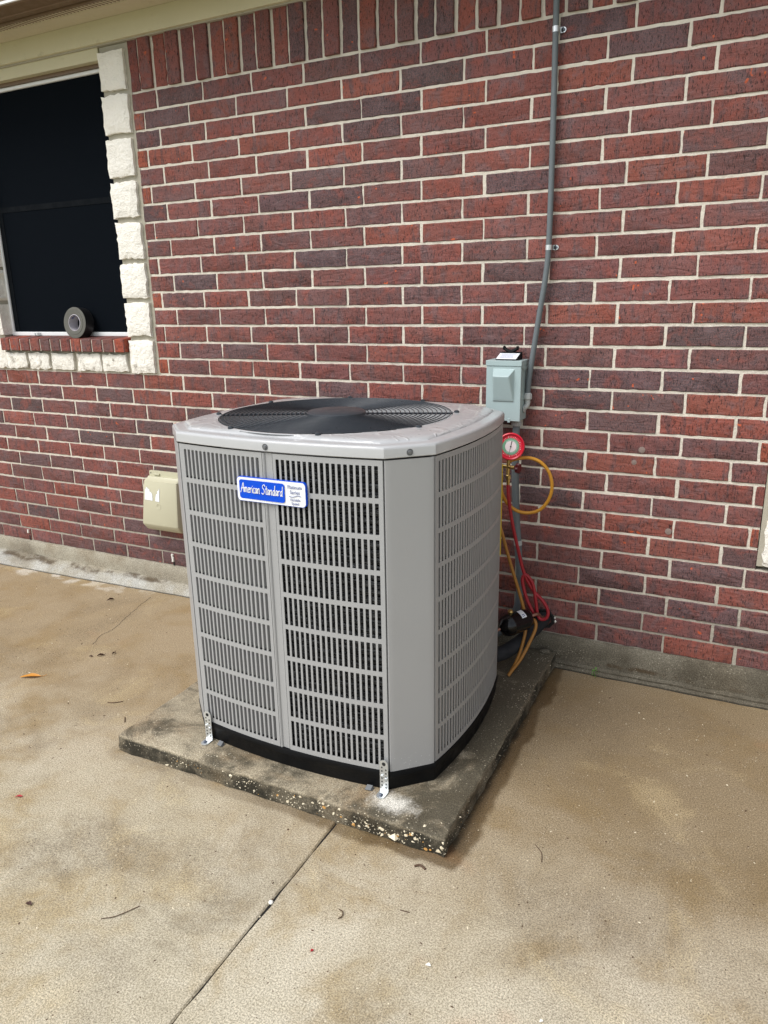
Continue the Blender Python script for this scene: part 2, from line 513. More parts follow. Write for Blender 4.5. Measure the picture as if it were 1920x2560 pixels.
M = {
    'brick': m_brick(), 'mortar': m_mortar(), 'stone': m_stone(), 'plug': m_simple('plug_grey', srgb(132, 116, 108), 0.9, bump=0.6, bscale=120, var=0.15), 'joint': m_simple('grey_joint', srgb(170, 164, 148), 0.95, bump=0.8, bscale=70, var=0.12),
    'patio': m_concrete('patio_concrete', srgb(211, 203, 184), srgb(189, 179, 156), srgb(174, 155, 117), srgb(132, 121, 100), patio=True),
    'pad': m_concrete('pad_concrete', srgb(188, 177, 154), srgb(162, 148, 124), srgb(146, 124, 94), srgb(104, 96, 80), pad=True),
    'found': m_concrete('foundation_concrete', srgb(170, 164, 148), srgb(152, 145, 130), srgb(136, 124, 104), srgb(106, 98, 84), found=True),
    'unit': m_unit(), 'cap': m_cap(),
    'black': m_simple('black_plastic', (0.0035, 0.004, 0.005, 1), 0.5, bump=0.2, bscale=200, spec=0.18),
    'guard': m_simple('black_wire', (0.035, 0.043, 0.052, 1), 0.32),
    'hub': m_simple('hub_black', (0.040, 0.046, 0.054, 1), 0.36, bump=0.25, bscale=110),
    'blade': m_simple('fan_plastic', (0.016, 0.017, 0.019, 1), 0.6),
    'inside': m_simple('inner_metal', (0.05, 0.05, 0.05, 1), 0.6),
    'coil': m_coil(),
    'zinc': m_simple('galvanised', (0.70, 0.73, 0.74, 1), 0.36, 0.75, 0.15, 60, 0.12),
    'bolt': m_simple('bolt_steel', (0.12, 0.14, 0.18, 1), 0.4, 0.8),
    'boxgrey': m_paint('box_grey', srgb(162, 180, 180), 0.40, 0.04, None, 0.1).m,
    'conduit': m_simple('conduit_grey', (0.125, 0.145, 0.155, 1), 0.55, bump=0.15, bscale=60),
    'fitting': m_simple('fitting_grey', (0.42, 0.44, 0.43, 1), 0.5),
    'beige': m_paint('beige_plastic', srgb(190, 186, 160), 0.5, 0.05, None, 0.06).m,
    'cream': m_paint('trim_cream', srgb(204, 197, 166), 0.55, 0.05, srgb(158, 148, 112), 0.1).m,
    'soffit': m_paint('soffit_cream', srgb(200, 190, 164), 0.6, 0.05, srgb(160, 150, 118), 0.1).m,
    'brown': m_paint('gutter_brown', srgb(110, 88, 66), 0.45, 0.06).m,
    'white': m_simple('white_vinyl', (0.78, 0.79, 0.79, 1), 0.4, var=0.03),
    'screen': m_screen(),
    'rail': m_simple('screen_rail', (0.0045, 0.006, 0.008, 1), 0.8, spec=0.08),
    'dark': m_simple('dark_gap', (0.010, 0.010, 0.010, 1), 0.9),
    'blue': m_simple('badge_blue', srgb(0, 76, 206), 0.3, var=0.02, spec=0.25),
    'bwhite': m_simple('badge_white', (0.86, 0.87, 0.88, 1), 0.28, var=0.02),
    'ink': m_simple('badge_ink', srgb(96, 106, 150), 0.4, var=0.02),
    'red': m_simple('gauge_red', srgb(206, 20, 48), 0.35, var=0.05),
    'knob': m_simple('knob_red', srgb(84, 18, 26), 0.4),
    'green': m_simple('dial_green', srgb(110, 160, 130), 0.5),
    'dial': m_simple('dial_white', srgb(232, 216, 218), 0.5),
    'brass': m_simple('brass', (0.52, 0.36, 0.13, 1), 0.32, 0.9, 0.1),
    'copper': m_simple('copper', (0.36, 0.19, 0.14, 1), 0.45, 0.7, 0.2),
    'yhose': m_simple('yellow_hose', srgb(196, 138, 40), 0.42),
    'yhose2': m_simple('ochre_hose', srgb(160, 110, 44), 0.48),
    'rhose': m_simple('red_hose', srgb(158, 30, 42), 0.42),
    'foam': m_simple('foam_black', (0.014, 0.015, 0.018, 1), 0.8, bump=0.8, bscale=45),
    'drier': m_simple('drier_black', (0.004, 0.004, 0.005, 1), 0.16, spec=0.4),
    'paper': m_simple('paper_white', (0.80, 0.82, 0.85, 1), 0.6, var=0.04),
    'tapeside': m_simple('tape_edge', srgb(90, 89, 82), 0.7, bump=0.3, bscale=120, var=0.22),
    'tapeblack': m_simple('tape_black', (0.008, 0.008, 0.009, 1), 0.42, bump=0.5, bscale=40),
    'core': m_simple('tape_core', srgb(176, 172, 178), 0.7, var=0.15),
    'yellow': m_simple('yellow_card', srgb(226, 196, 44), 0.5),
    'leaf': m_simple('dry_leaf', srgb(198, 134, 40), 0.6, var=0.45),
    'deadleaf': m_simple('dead_leaf', srgb(70, 44, 34), 0.7, var=0.3),
    'petal': m_simple('red_petal', srgb(176, 34, 46), 0.6),
    'twig': m_simple('twig', srgb(84, 62, 44), 0.8, var=0.3),
    'weed': m_simple('weed_green', srgb(84, 150, 40), 0.5, var=0.3),
    'shell': m_simple('shell', srgb(226, 214, 186), 0.7, var=0.2),
    'shell2': m_simple('shell_tan', srgb(198, 150, 84), 0.7, var=0.2),
    'caulk': m_simple('caulk', srgb(236, 234, 226), 0.6),
    'shingle': m_simple('shingle', srgb(84, 74, 66), 0.95, bump=0.8, bscale=60, var=0.25),
    'grass': m_simple('lawn', srgb(70, 92, 44), 0.95, bump=1.0, bscale=30, var=0.4),
    'tin': m_simple('tin_tab', (0.16, 0.165, 0.17, 1), 0.5, 0.4),
}

# ------------------------------------------------------------------ ground, patio
L = 0.26134
CH = 0.08
JZ = 2.455           # bed joint under the soldier course
JX = 1.580           # joint in the patio

g = build(MB().box(-300, 300, -300, 300, -0.30, -0.13), 'ground', M['grass'])
g['kind'] = 'structure'


def slab(x0, x1, y0, y1, ragged_side=None):
    """a patio slab whose edge along the saw joint is chipped"""
    n = 120
    pts = []
    for i in range(n + 1):
        t = i / n
        yy = y1 + (y0 - y1) * t
        j = rnd.gauss(0, 0.0012) + 0.002 * mnoise.noise(Vector((yy * 9, x0, 0)))
        pts.append(((x1 if ragged_side == 'R' else x0) + j, yy))
    other = x0 if ragged_side == 'R' else x1
    top = [(a, b, 0.0) for a, b in pts]
    mb = MB()
    vs, fs = [], []
    for i, (a, b) in enumerate(pts):
        s = -1 if ragged_side == 'R' else 1
        vs += [(other, b, 0.0), (a + s * 0.004, b, 0.0), (a, b, -0.004), (a, b, -0.12)]
    for i in range(n):
        k, q = i * 4, (i + 1) * 4
        if ragged_side == 'R':
            fs += [(k, q, q + 1, k + 1), (k + 1, q + 1, q + 2, k + 2), (k + 2, q + 2, q + 3, k + 3)]
        else:
            fs += [(k + 1, q + 1, q, k), (k + 2, q + 2, q + 1, k + 1), (k + 3, q + 3, q + 2, k + 2)]
    mb.add(vs, fs)
    mb.add([(other, y0, 0), (pts[-1][0], y0, -.004), (pts[-1][0], y0, -.12), (other, y0, -.12)], [(0, 1, 2, 3)])
    return mb


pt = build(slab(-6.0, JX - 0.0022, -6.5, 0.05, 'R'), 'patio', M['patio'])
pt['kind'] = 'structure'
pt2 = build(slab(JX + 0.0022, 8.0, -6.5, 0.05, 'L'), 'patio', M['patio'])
pt2['kind'] = 'structure'
jb = build(MB().box(JX - 0.005, JX + 0.005, -6.5, 0.0, -0.12, -0.006), 'joint_filler', M['dark'], pt)

ckp = spline([(-0.228, -0.150, 0.0005), (-0.200, -0.260, 0.0005), (-0.175, -0.331, 0.0005), (-0.140, -0.440, 0.0005), (-0.105, -0.538, 0.0005), (-0.107, -0.613, 0.0005), (-0.066, -0.700, 0.0005)], 8)
mb = MB()
_w = [0.0008 + 0.0006 * rnd.random() for _ in ckp]
_j = [rnd.gauss(0, 0.0025) for _ in ckp]
mb.rings([[(p.x + j - w, p.y, 0.0005), (p.x + j + w, p.y, 0.0005)] for p, w, j in zip(ckp, _w, _j)], False)
build(mb, 'crack', M['dark'], pt)

# ------------------------------------------------------------------ the house wall
house = thing('brick_house', (1.0, 0.1, 0.0), 'red brick house with cream eaves and white stone trim round its window', 'house')

# mortar body with two window openings
W1 = (-1.427, -0.146, 1.176)      # outer x of stone trim, right edge of its mortar, bottom
W2 = (2.645, 3.93, 0.535)
mb = MB()
XL, XR = -5.0, 7.0
YM = 0.0030
ZT = 2.95
mb.box(XL, W1[0], YM, 0.22, 0.02, ZT)
mb.box(W1[0], W1[1], YM, 0.22, 0.02, W1[2])
mb.box(W1[1], W2[0], YM, 0.22, 0.02, ZT)
mb.box(W2[0], W2[1], YM, 0.22, 0.02, W2[2])
mb.box(W2[1], XR, YM, 0.22, 0.02, ZT)
wall = build(mb, 'brick_wall', M['mortar'], house)

TINTS = [(srgb(121, 73, 68), 5), (srgb(113, 71, 68), 5), (srgb(130, 73, 64), 4), (srgb(102, 72, 71), 3), (srgb(86, 70, 72), 2.4), (srgb(139, 75, 61), 2.2), (srgb(74, 66, 69), 1.4)]


def pick_tint(r, cut=False, low=False):
    if cut:
        c = srgb(156, 76, 48) if r.random() < 0.75 else srgb(112, 60, 54)
    else:
        tot = sum(w for _, w in TINTS)
        q = r.random() * tot
        for c, w in TINTS:
            q -= w
            if q <= 0:
                break
    k = r.uniform(0.76, 1.0)
    return (c[0] * k, c[1] * k * r.uniform(0.96, 1.04), c[2] * k * r.uniform(0.96, 1.04), r.random())


def brick_mb(x0, x1, z0, z1, y=0.0, r=None, fine=True, proud=0.0):
    """a rough-edged brick; front at y, chamfered arrises, wandering outline"""
    w, h = x1 - x0, z1 - z0
    mb = MB()
    nx, nz = (max(2, int(w / 0.022)), max(2, int(h / 0.022))) if fine else (1, 1)
    out = []
    for i in range(nx):
        out.append((x0 + w * i / nx, z0))
    for i in range(nz):
        out.append((x1, z0 + h * i / nz))
    for i in range(nx):
        out.append((x1 - w * i / nx, z1))
    for i in range(nz):
        out.append((x0, z1 - h * i / nz))
    tx, tz = max(-.0016, min(.0016, r.gauss(0, 0.0009))), max(-.0016, min(.0016, r.gauss(0, 0.0009)))
    dx0, rot = r.gauss(0, 0.0005), r.gauss(0, 0.0022)
    cx, cz = (x0 + x1) / 2, (z0 + z1) / 2
    rings = [[], [], []]
    for (a, b) in out:
        ja, jb_ = (r.gauss(0, 0.0009), r.gauss(0, 0.0007)) if fine else (0, 0)
        px = a + ja + dx0 - rot * (b - cz)
        pz = b + jb_ + rot * (a - cx)
        yy = y + tx * (a - cx) / max(w, .01) + tz * (b - cz) / h
        bv = 0.0016 + (abs(r.gauss(0, 0.0012)) if fine else 0)
        rings[0].append((px, y + 0.05, pz))
        rings[1].append((px, yy + bv * 0.8, pz))
        ix = px + (bv if a < cx else -bv) * (1 if abs(a - x0) < 1e-6 or abs(a - x1) < 1e-6 else 0)
        iz = pz + (bv if b < cz else -bv) * (1 if abs(b - z0) < 1e-6 or abs(b - z1) < 1e-6 else 0)
        rings[2].append((ix, yy + (r.gauss(0, 0.0004) if fine else 0), iz))
    mb.rings(rings, True, False, True)
    return mb


# list every brick of the running bond: one-third bond, even courses shifted
bricks = []
for k in range(1, 30):
    zt, zb = JZ - (k - 1) * CH, JZ - k * CH
    ph = 0.0 if k % 2 else -L / 3
    for n in range(-18, 24):
        xa, xb = ph + n * L, ph + (n + 1) * L
        spans = [(xa, xb, False)]
        for (wa, wb, wz) in (W1, W2):
            if zb < wz - 0.02:
                continue
            ns = []
            for (a, b, c) in spans:
                if b <= wa or a >= wb:
                    ns.append((a, b, c))
                else:
                    if a < wa - 0.02:
                        ns.append((a, wa + 0.0055, True))
                    if b > wb + 0.02:
                        ns.append((wb - 0.0055, b, True))
            spans = ns
        for (a, b, c) in spans:
            if a < XL or b > XR:
                continue
            j = 0.0051
            ja, jb_ = rnd.gauss(j, 0.0010), rnd.gauss(j, 0.0010)
            bricks.append((a + ja, b - jb_, zb + rnd.gauss(0.0052, 0.0006), zt - rnd.gauss(0.0052, 0.0006), c and (b - a) < 0.12))

# the 300 that show largest in the picture become bricks of their own
cmi = cam.matrix_world.inverted()
FP = 1863.4


def px(p):
    q = cmi @ Vector(p)
    return (960 + FP * q.x / -q.z, 1280 - FP * q.y / -q.z)


def inpoly(p, poly):
    c = False
    for i in range(len(poly)):
        a, b = poly[i], poly[i - 1]
        if (a[1] > p[1]) != (b[1] > p[1]) and p[0] < (b[0] - a[0]) * (p[1] - a[1]) / (b[1] - a[1]) + a[0]:
            c = not c
    return c


AC_SIL = [(440, 1060), (560, 1015), (860, 990), (1200, 1010), (1255, 1035), (1240, 1720), (980, 1980), (510, 1840)]
scored = []
for i, (a, b, z0, z1, cut) in enumerate(bricks):
    seen, tot = 0, 0
    for u in range(8):
        for v in range(4):
            p = px((a + (b - a) * (u + .5) / 8, 0, z0 + (z1 - z0) * (v + .5) / 4))
            tot += 1
            if 0 <= p[0] <= 1920 and 0 <= p[1] <= 2560 and not inpoly(p, AC_SIL):
                seen += 1
    p0, p1, p2, p3 = px((a, 0, z0)), px((b, 0, z0)), px((b, 0, z1)), px((a, 0, z1))
    area = abs((p2[0] - p0[0]) * (p3[1] - p1[1]) - (p3[0] - p1[0]) * (p2[1] - p0[1])) / 2
    scored.append((area * seen / tot, i))
scored.sort(reverse=True)
solo = set(i for s, i in scored[:300] if s > 0)
near = set(i for s, i in scored if s > 0)
rest, rest_t = MB(), []
for i, (a, b, z0, z1, cut) in enumerate(bricks):
    t = pick_tint(rnd, cut)
    y = max(-.003, min(0.0006, rnd.gauss(-0.0008, 0.0009)))
    mbk = brick_mb(a, b, z0, z1, y, rnd, fine=(i in near))
    if i in solo:
        build(mbk, 'brick', M['brick'], wall, smooth=35, at=((a + b) / 2, 0, (z0 + z1) / 2), tint=t)
    else:
        rest.add(mbk.v, mbk.f)
        rest_t += [t] * len(mbk.v)
build(rest, 'brick_rest', M['brick'], wall, smooth=35, kind='stuff', tint=rest_t)

# soldier course under the frieze: every other brick stands proud
SP = 0.0808
k = -14
xs = []
x = 1.0455
while x - SP > W1[1] + 0.02:
    x -= SP
while x < W2[0] - 0.03:
    xs.append(x)
    x += SP
xs = [W1[1] - 0.006] + [q for q in xs if q > W1[1] + 0.03]
srest, srest_t = MB(), []
for i in range(len(xs)):
    a = xs[i]
    b = xs[i + 1] if i + 1 < len(xs) else W2[0]
    if b - a < 0.03:
        continue
    idx = round((a - 1.0455) / SP)
    proud = -0.010 if idx % 2 == 0 else 0.0
    ga, gb = (0.0075, 0.0065)
    mbk = brick_mb(a + ga, b - gb, JZ + 0.0055 + rnd.gauss(0, .001), 2.70, proud + rnd.uniform(-0.0015, 0.0), rnd)
    build(mbk, 'soldier_brick', M['brick'], wall, smooth=35, at=((a + b) / 2, 0, 2.57), tint=pick_tint(rnd, i == 0))
for (x0, x1) in ((XL, W1[0] - 0.01), (W2[1] + 0.01, XR)):
    x = x0
    while x + SP < x1:
        mbk = brick_mb(x + .005, x + SP - .006, JZ + .006, 2.70, 0.0, rnd, fine=False)
        srest.add(mbk.v, mbk.f)
        srest_t += [pick_tint(rnd)] * len(mbk.v)
        x += SP
build(srest, 'soldier_brick_rest', M['brick'], wall, smooth=35, kind='stuff', tint=srest_t)

# mortar droppings and filled plugs on the wall
for (X, Z, r) in ((2.19, 0.905, 0.011), (2.215, 0.955, 0.013), (2.335, 0.645, 0.013)):
    build(MB().lathe([(r, 0), (r * .9, .0025), (r * .4, .0035)], (X, 0.0, Z), (0, -1, 0), 10), 'filled_plug', M['plug'], wall, smooth=50)

# ------------------------------------------------------------------ window with stone trim
def rough_stone(x0, x1, z0, z1, y, depth=0.12, amp=0.0065):
    nx, nz = max(4, int((x1 - x0) / 0.018)), max(4, int((z1 - z0) / 0.018))
    vs, fs = [], []
    sd_ = Vector((rnd.uniform(0, 50), rnd.uniform(0, 50), rnd.uniform(0, 50)))
    for j in range(nz + 1):
        for i in range(nx + 1):
            X, Z = x0 + (x1 - x0) * i / nx, z0 + (z1 - z0) * j / nz
            e = min(i, nx - i, j, nz - j)
            d = mnoise.fractal(Vector((X * 26, Z * 26, 0)) + sd_, 0.7, 2.1, 4) * amp + rnd.gauss(0, amp * 0.16)
            yy = y - abs(d) * 0.9 - (0.003 if e > 0 else 0)
            if e == 0:
                X += rnd.gauss(0, 0.0026)
                Z += rnd.gauss(0, 0.0026)
                yy = y + rnd.uniform(0, 0.004)
            vs.append((X, yy, Z))
    for j in range(nz):
        for i in range(nx):
            a = j * (nx + 1) + i
            fs.append((a, a + 1, a + nx + 2, a + nx + 1))
    mb = MB()
    mb.add(vs, fs)
    per = [i for i in range(nx + 1)] + [(j * (nx + 1) + nx) for j in range(1, nz + 1)] + [nz * (nx + 1) + i for i in range(nx - 1, -1, -1)] + [j * (nx + 1) for j in range(nz - 1, 0, -1)]
    r0 = [vs[i] for i in per]
    r1 = [(p[0], y + depth, p[2]) for p in r0]
    mb.rings([r1, r0], True, True, False)
    return mb


def window(xo0, xi0, xi1, xo1, zb, sill):
    """xo0..xi0 and xi1..xo1 are the stone columns, zb their foot"""
    zt = 2.664
    mb = MB()
    # mortar bed behind and between the stones
    mb.box(xo0 - 0.022, xi0 - 0.007, 0.001, 0.20, zb - 0.004, zt)
    mb.box(xi1 + 0.007, xo1 + 0.024, 0.001, 0.20, zb - 0.004, zt)
    mb.box(xi0 - 0.007, xi1 + 0.007, 0.0012, 0.20, zb - 0.004, zb + 0.10)
    w = build(mb, 'window', M['joint'], house)
    n = max(3, round((zt - zb) / 0.186))
    hgt = (zt - zb) / n
    for (a, b) in ((xo0, xi0), (xi1, xo1)):
        for i in range(n):
            j1, j2 = rnd.gauss(0, 0.003), rnd.gauss(0, 0.003)
            build(rough_stone(a + j1, b + j2, zb + i * hgt + rnd.uniform(0, .004), zb + (i + 1) * hgt - 0.019 - rnd.uniform(0, .006), -0.016), 'quoin_stone', M['stone'], w, smooth=40)
    if sill:
        edges = [(-1.427, -1.277), (-1.270, -1.105), (-1.083, -0.926), (-0.905, -0.739), (-0.705, -0.536), (-0.521, -0.354)]
        for (a, b) in edges[1:]:
            build(rough_stone(a, b, zb + 0.004, zb + 0.090, -0.014), 'apron_stone', M['stone'], w, smooth=40)
        js = [xi0 - 0.004, -1.191, -1.109, -1.029, -0.949, -0.870, -0.792, -0.715, -0.638, -0.561, -0.484, -0.403, xi1 - 0.003]
    else:
        nb = 12
        js = [xi0 + (xi1 - xi0) * i / nb for i in range(nb + 1)]
    zs0, zs1 = zb + 0.104, zb + 0.170
    bed = MB().box(xi0 + 0.004, xi1 - 0.010, -0.034, 0.10, zs0, zs1 - 0.004)
    build(bed, 'sill_mortar', M['mortar'], w)
    for i in range(len(js) - 1):
        a, b = js[i] + 0.0045, js[i + 1] - 0.0045
        mb = MB()
        mb.add([(a, -0.040, zs0), (b, -0.040, zs0), (b, 0.06, zs0), (a, 0.06, zs0), (a, -0.040, zs1), (b, -0.040, zs1), (b, 0.06, zs1 + 0.011), (a, 0.06, zs1 + 0.011)],
               [(0, 3, 2, 1), (4, 5, 6, 7), (0, 1, 5, 4), (1, 2, 6, 5), (2, 3, 7, 6), (3, 0, 4, 7)])
        t = pick_tint(rnd, rnd.random() < 0.25)
        k_ = 1.15
        build(mb, 'sill_brick', M['brick'], w, bevel=0.004, tint=(t[0] * k_, t[1] * 0.9, t[2] * 0.75, t[3]), at=((a + b) / 2, -0.04, zs0))
    # jamb lining, frame and dark solar screen
    zf0, zf1 = zs1 + 0.010, 2.600
    fw = 0.017
    fr = MB()
    fr.box(xi0, xi1, 0.046, 0.075, zf0, zf0 + fw + 0.004)
    fr.box(xi0, xi1, 0.046, 0.075, zf1 - fw, zf1)
    fr.box(xi0, xi0 + fw, 0.0465, 0.075, zf0 + fw + 0.004, zf1 - fw)
    fr.box(xi1 - fw, xi1, 0.0465, 0.075, zf0 + fw + 0.004, zf1 - fw)
    f = build(fr, 'frame', M['white'], w, bevel=0.003)
    sc = MB().box(xi0 + fw, xi1 - fw, 0.058, 0.062, zf0 + fw, zf1 - fw)
    build(sc, 'screen', M['screen'], w)
    zm = (zf0 + zf1) / 2 + 0.03
    build(MB().box(xi0 + fw, xi1 - fw, 0.0555, 0.0575, zm, zm + 0.028), 'meeting_rail', M['rail'], w)
    build(MB().box(xi0 + fw, xi0 + fw + 0.035, 0.0555, 0.0575, zf0 + fw + 0.005, zm), 'sash_stile', M['rail'], w)
    for xx in (xi0 + 0.22 * (xi1 - xi0),):
        cl = MB().box(xx, xx + 0.028, 0.030, 0.046, zf0 + 0.002, zf0 + 0.006)
        cl.box(xx, xx + 0.006, 0.024, 0.030, zf0 + 0.002, zf0 + 0.016)
        cl.box(xx + 0.020, xx + 0.028, 0.024, 0.045, zf0 + 0.006, zf0 + 0.018)
        build(cl, 'screen_clip', M['zinc'], w)
    build(MB().box(xi0, xi1, 0.03, 0.09, zf1, 2.615), 'head_shadow_strip', M['brown'], w)  # brown strip laid in as the shadow under the header board
    build(MB().box(xi0, xi1, -0.004, 0.10, 2.6145, 2.6725), 'header_board', M['cream'], w)
    return w


win1 = window(-1.425, -1.265, -0.325, -0.165, 1.180, True)
win2 = window(2.670, 2.832, 3.745, 3.905, 0.555, False)

# ------------------------------------------------------------------ eave
ev = build(MB().box(XL, XR, -0.205, 0.02, 2.764, 2.776), 'eave', M['soffit'], house)
build(MB().box(XL, XR, -0.032, 0.05, 2.672, 2.764), 'frieze_board', M['cream'], ev, bevel=0.002)
build(MB().box(XL, XR, -0.017, 0.03, 2.666, 2.672), 'frieze_caulk', M['joint'], ev)
build(MB().box(XL, XR, -0.225, -0.205, 2.752, 2.90), 'fascia', M['brown'], ev, bevel=0.002)
gp = [(-0.228, 2.770), (-0.232, 2.757), (-0.262, 2.757), (-0.266, 2.761), (-0.340, 2.763), (-0.356, 2.775), (-0.362, 2.860), (-0.372, 2.880), (-0.372, 2.888), (-0.352, 2.888), (-0.345, 2.79), (-0.24, 2.785), (-0.228, 2.88)]
mb = MB()
mb.rings([[(XL, a, b) for a, b in gp], [(XR, a, b) for a, b in gp]], True, True, True)
gut = build(mb, 'gutter', M['brown'], ev, smooth=30)
build(MB().box(XL, XR, -0.368, -0.3585, 2.762, 2.772), 'gutter_bead', M['white'], gut)
# vent perforations: short rows of slots through the outer soffit strip
vt = MB()
x = -1.2
while x < 2.2:
    for q in range(7):
        vt.box(x + q * 0.0012, x + q * 0.0012 + 0.0035, -0.190 + q * 0.0065, -0.1862 + q * 0.0065, 2.7615, 2.7645)
    x += 0.022
build(vt, 'soffit_vent_holes', M['brown'], ev, kind='stuff')
build(MB().box(XL, XR, -0.1375, -0.1355, 2.7615, 2.7638), 'soffit_seam', M['cream'], ev)
rf = MB()
rf.add([(XL - .3, -0.36, 2.90), (XR + .3, -0.36, 2.90), (XR + .3, 4.0, 4.75), (XL - .3, 4.0, 4.75), (XL - .3, -0.36, 2.945), (XR + .3, -0.36, 2.945), (XR + .3, 4.0, 4.80), (XL - .3, 4.0, 4.80)],
       [(0, 3, 2, 1), (4, 5, 6, 7), (0, 1, 5, 4), (1, 2, 6, 5), (2, 3, 7, 6), (3, 0, 4, 7)])
build(rf, 'unseen_roof', M['shingle'], house)  # unseen roof sheet, added to block sky light from behind
build(MB().box(XL, XR, 4.0, 4.1, -0.1, 4.7), 'unseen_back_wall', M['mortar'], house)  # unseen back and end walls, added so no light leaks through
build(MB().box(XL - .02, XL, 0.23, 4.0, -0.1, 2.9), 'unseen_gable_wall', M['mortar'], house)
build(MB().box(XR, XR + .02, 0.23, 4.0, -0.1, 2.9), 'unseen_gable_wall', M['mortar'], house)

# ------------------------------------------------------------------ foundation with its cement fillet
fo = MB()
xsn = [XL + i * 0.05 for i in range(int((XR - XL) / 0.05) + 1)]


def fillet(x):
    # reach from the wall and height of the fillet
    pts = [(-6, 0.135, 0.050), (-1.47, 0.125, 0.048), (-0.685, 0.100, 0.046), (-0.03, 0.070, 0.042), (0.9, 0.050, 0.034), (1.96, 0.042, 0.022), (8, 0.040, 0.022)]
    for a, b in zip(pts, pts[1:]):
        if a[0] <= x <= b[0]:
            t = (x - a[0]) / (b[0] - a[0])
            return a[1] + (b[1] - a[1]) * t, a[2] + (b[2] - a[2]) * t
    return 0.04, 0.02


prof = []
for x in xsn:
    w, h = fillet(x)
    nz = lambda s, k: mnoise.noise(Vector((x * 11, k, s)))
    w += 0.006 * nz(0, 1.3)
    h += 0.006 * nz(3, 4.1)
    e = 0.0025 * nz(5, 2.2)
    prof.append([(x, 0.06, 0.137), (x, -0.010 + e * .5, 0.137 + e), (x, -0.016 + e, 0.131), (x, -0.018, 0.09 + e), (x, -0.018 - 0.002 * abs(nz(1, 9)), h + 0.006), (x, -0.030 - 0.10 * w, h), (x, -w * 0.75, h * 0.62), (x, -w, 0.006), (x, -w + 0.004, -0.02)])
fo.rings(prof, False)
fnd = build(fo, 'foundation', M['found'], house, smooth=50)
sm_ = []
for x in xsn:
    w, h = fillet(x)
    w += 0.006 * mnoise.noise(Vector((x * 11, 1.3, 0)))
    sm_.append([(x, -w - 0.0030 - 0.002 * rnd.random(), 0.0006), (x, -w + 0.010, 0.0006)])
mb = MB()
mb.rings(sm_, False)
build(mb, 'patio_gap', M['dark'], fnd)

# ------------------------------------------------------------------ equipment pad
PX0, PX1, PY0, PY1, PT = 0.692, 1.932, -1.285, -0.022, 0.065
pad = thing('concrete_pad', ((PX0 + PX1) / 2, (PY0 + PY1) / 2, 0), 'weathered concrete pad with crumbling shell-studded front edge under the air conditioner', 'concrete pad')
per = []
NS = 60
for i in range(NS):
    per.append((PX0 + (PX1 - PX0) * i / NS, PY0, 0, -1))
for i in range(NS):
    per.append((PX1, PY0 + (PY1 - PY0) * i / NS, 1, 0))
for i in range(NS):
    per.append((PX1 - (PX1 - PX0) * i / NS, PY1, 0, 1))
for i in range(NS):
    per.append((PX0, PY1 - (PY1 - PY0) * i / NS, -1, 0))
levels = [(0.002, -0.03), (-0.001, 0.0), (0.000, 0.016), (-0.001, 0.030), (0.001, 0.044), (0.000, 0.0585), (-0.0025, 0.0630), (-0.007, 0.0647), (-0.05, PT)]
rings = []
cxp, cyp = (PX0 + PX1) / 2, (PY0 + PY1) / 2
for li, (off, z) in enumerate(levels):
    rg = []
    for (a, b, nx_, ny_) in per:
        n1 = mnoise.fractal(Vector((a * 14, b * 14, z * 30)), 0.9, 2.0, 4)
        n2 = mnoise.noise(Vector((a * 5, b * 5, 3)))
        amp = 0.0 if li == len(levels) - 1 else (0.006 if 0 < li < 6 else 0.003)
        d = off + n1 * amp
        sx = 1 if a > cxp else -1
        sy = 1 if b > cyp else -1
        ax, ay = a, b
        if nx_:
            ax += nx_ * d
            ay -= max(0, (abs(b - cyp) - (PY1 - PY0) / 2 - d)) * sy
        else:
            ay += ny_ * d
            ax -= max(0, (abs(a - cxp) - (PX1 - PX0) / 2 - d)) * sx
        zz = z + (n2 * 0.002 + n1 * 0.001 if 3 < li < len(levels) - 1 else 0)
        rg.append((ax, ay, min(zz, PT)))
    rings.append(rg)
mb = MB()
mb.rings(rings, True, False, True)
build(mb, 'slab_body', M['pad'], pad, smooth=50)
ch, ch2 = MB(), MB()
for i in range(520):
    side = rnd.random()
    s = (abs(rnd.gauss(0, 0.0024)) + 0.0012) * (1.5 if rnd.random() < 0.10 else 0.72)
    if side < 0.72:
        t = rnd.random() ** 0.7
        p = Vector((PX0 + (PX1 - PX0) * t, PY0 + 0.0008, 0.004 + 0.050 * rnd.random()))
        s *= 0.55 + 0.75 * t
    elif side < 0.86:
        p = Vector((PX1 + 0.001, PY0 + (PY1 - PY0) * rnd.random() ** 2, 0.006 + 0.05 * rnd.random()))
        s *= 0.7
    else:
        p = Vector((PX0 + (PX1 - PX0) * rnd.random(), PY0 + 0.012 + 0.05 * rnd.random(), PT - 0.0015))
        s *= 0.6
    q = Matrix.Rotation(rnd.uniform(0, 6.28), 3, 'Z') @ Matrix.Rotation(rnd.uniform(0, 6.28), 3, 'X')
    sx, sy, sz = s * rnd.uniform(.7, 1.5), s * rnd.uniform(.5, 1.1), s * rnd.uniform(.35, .7)
    vs = [p + q @ Vector(v) for v in ((sx, 0, 0), (-sx, sy * .2, 0), (0, sy, 0), (0, -sy, sz * .2), (0, 0, sz), (0, 0, -sz))]
    (ch2 if rnd.random() < 0.12 else ch).add(vs, [(0, 2, 4), (2, 1, 4), (1, 3, 4), (3, 0, 4), (2, 0, 5), (1, 2, 5), (3, 1, 5), (0, 3, 5)])
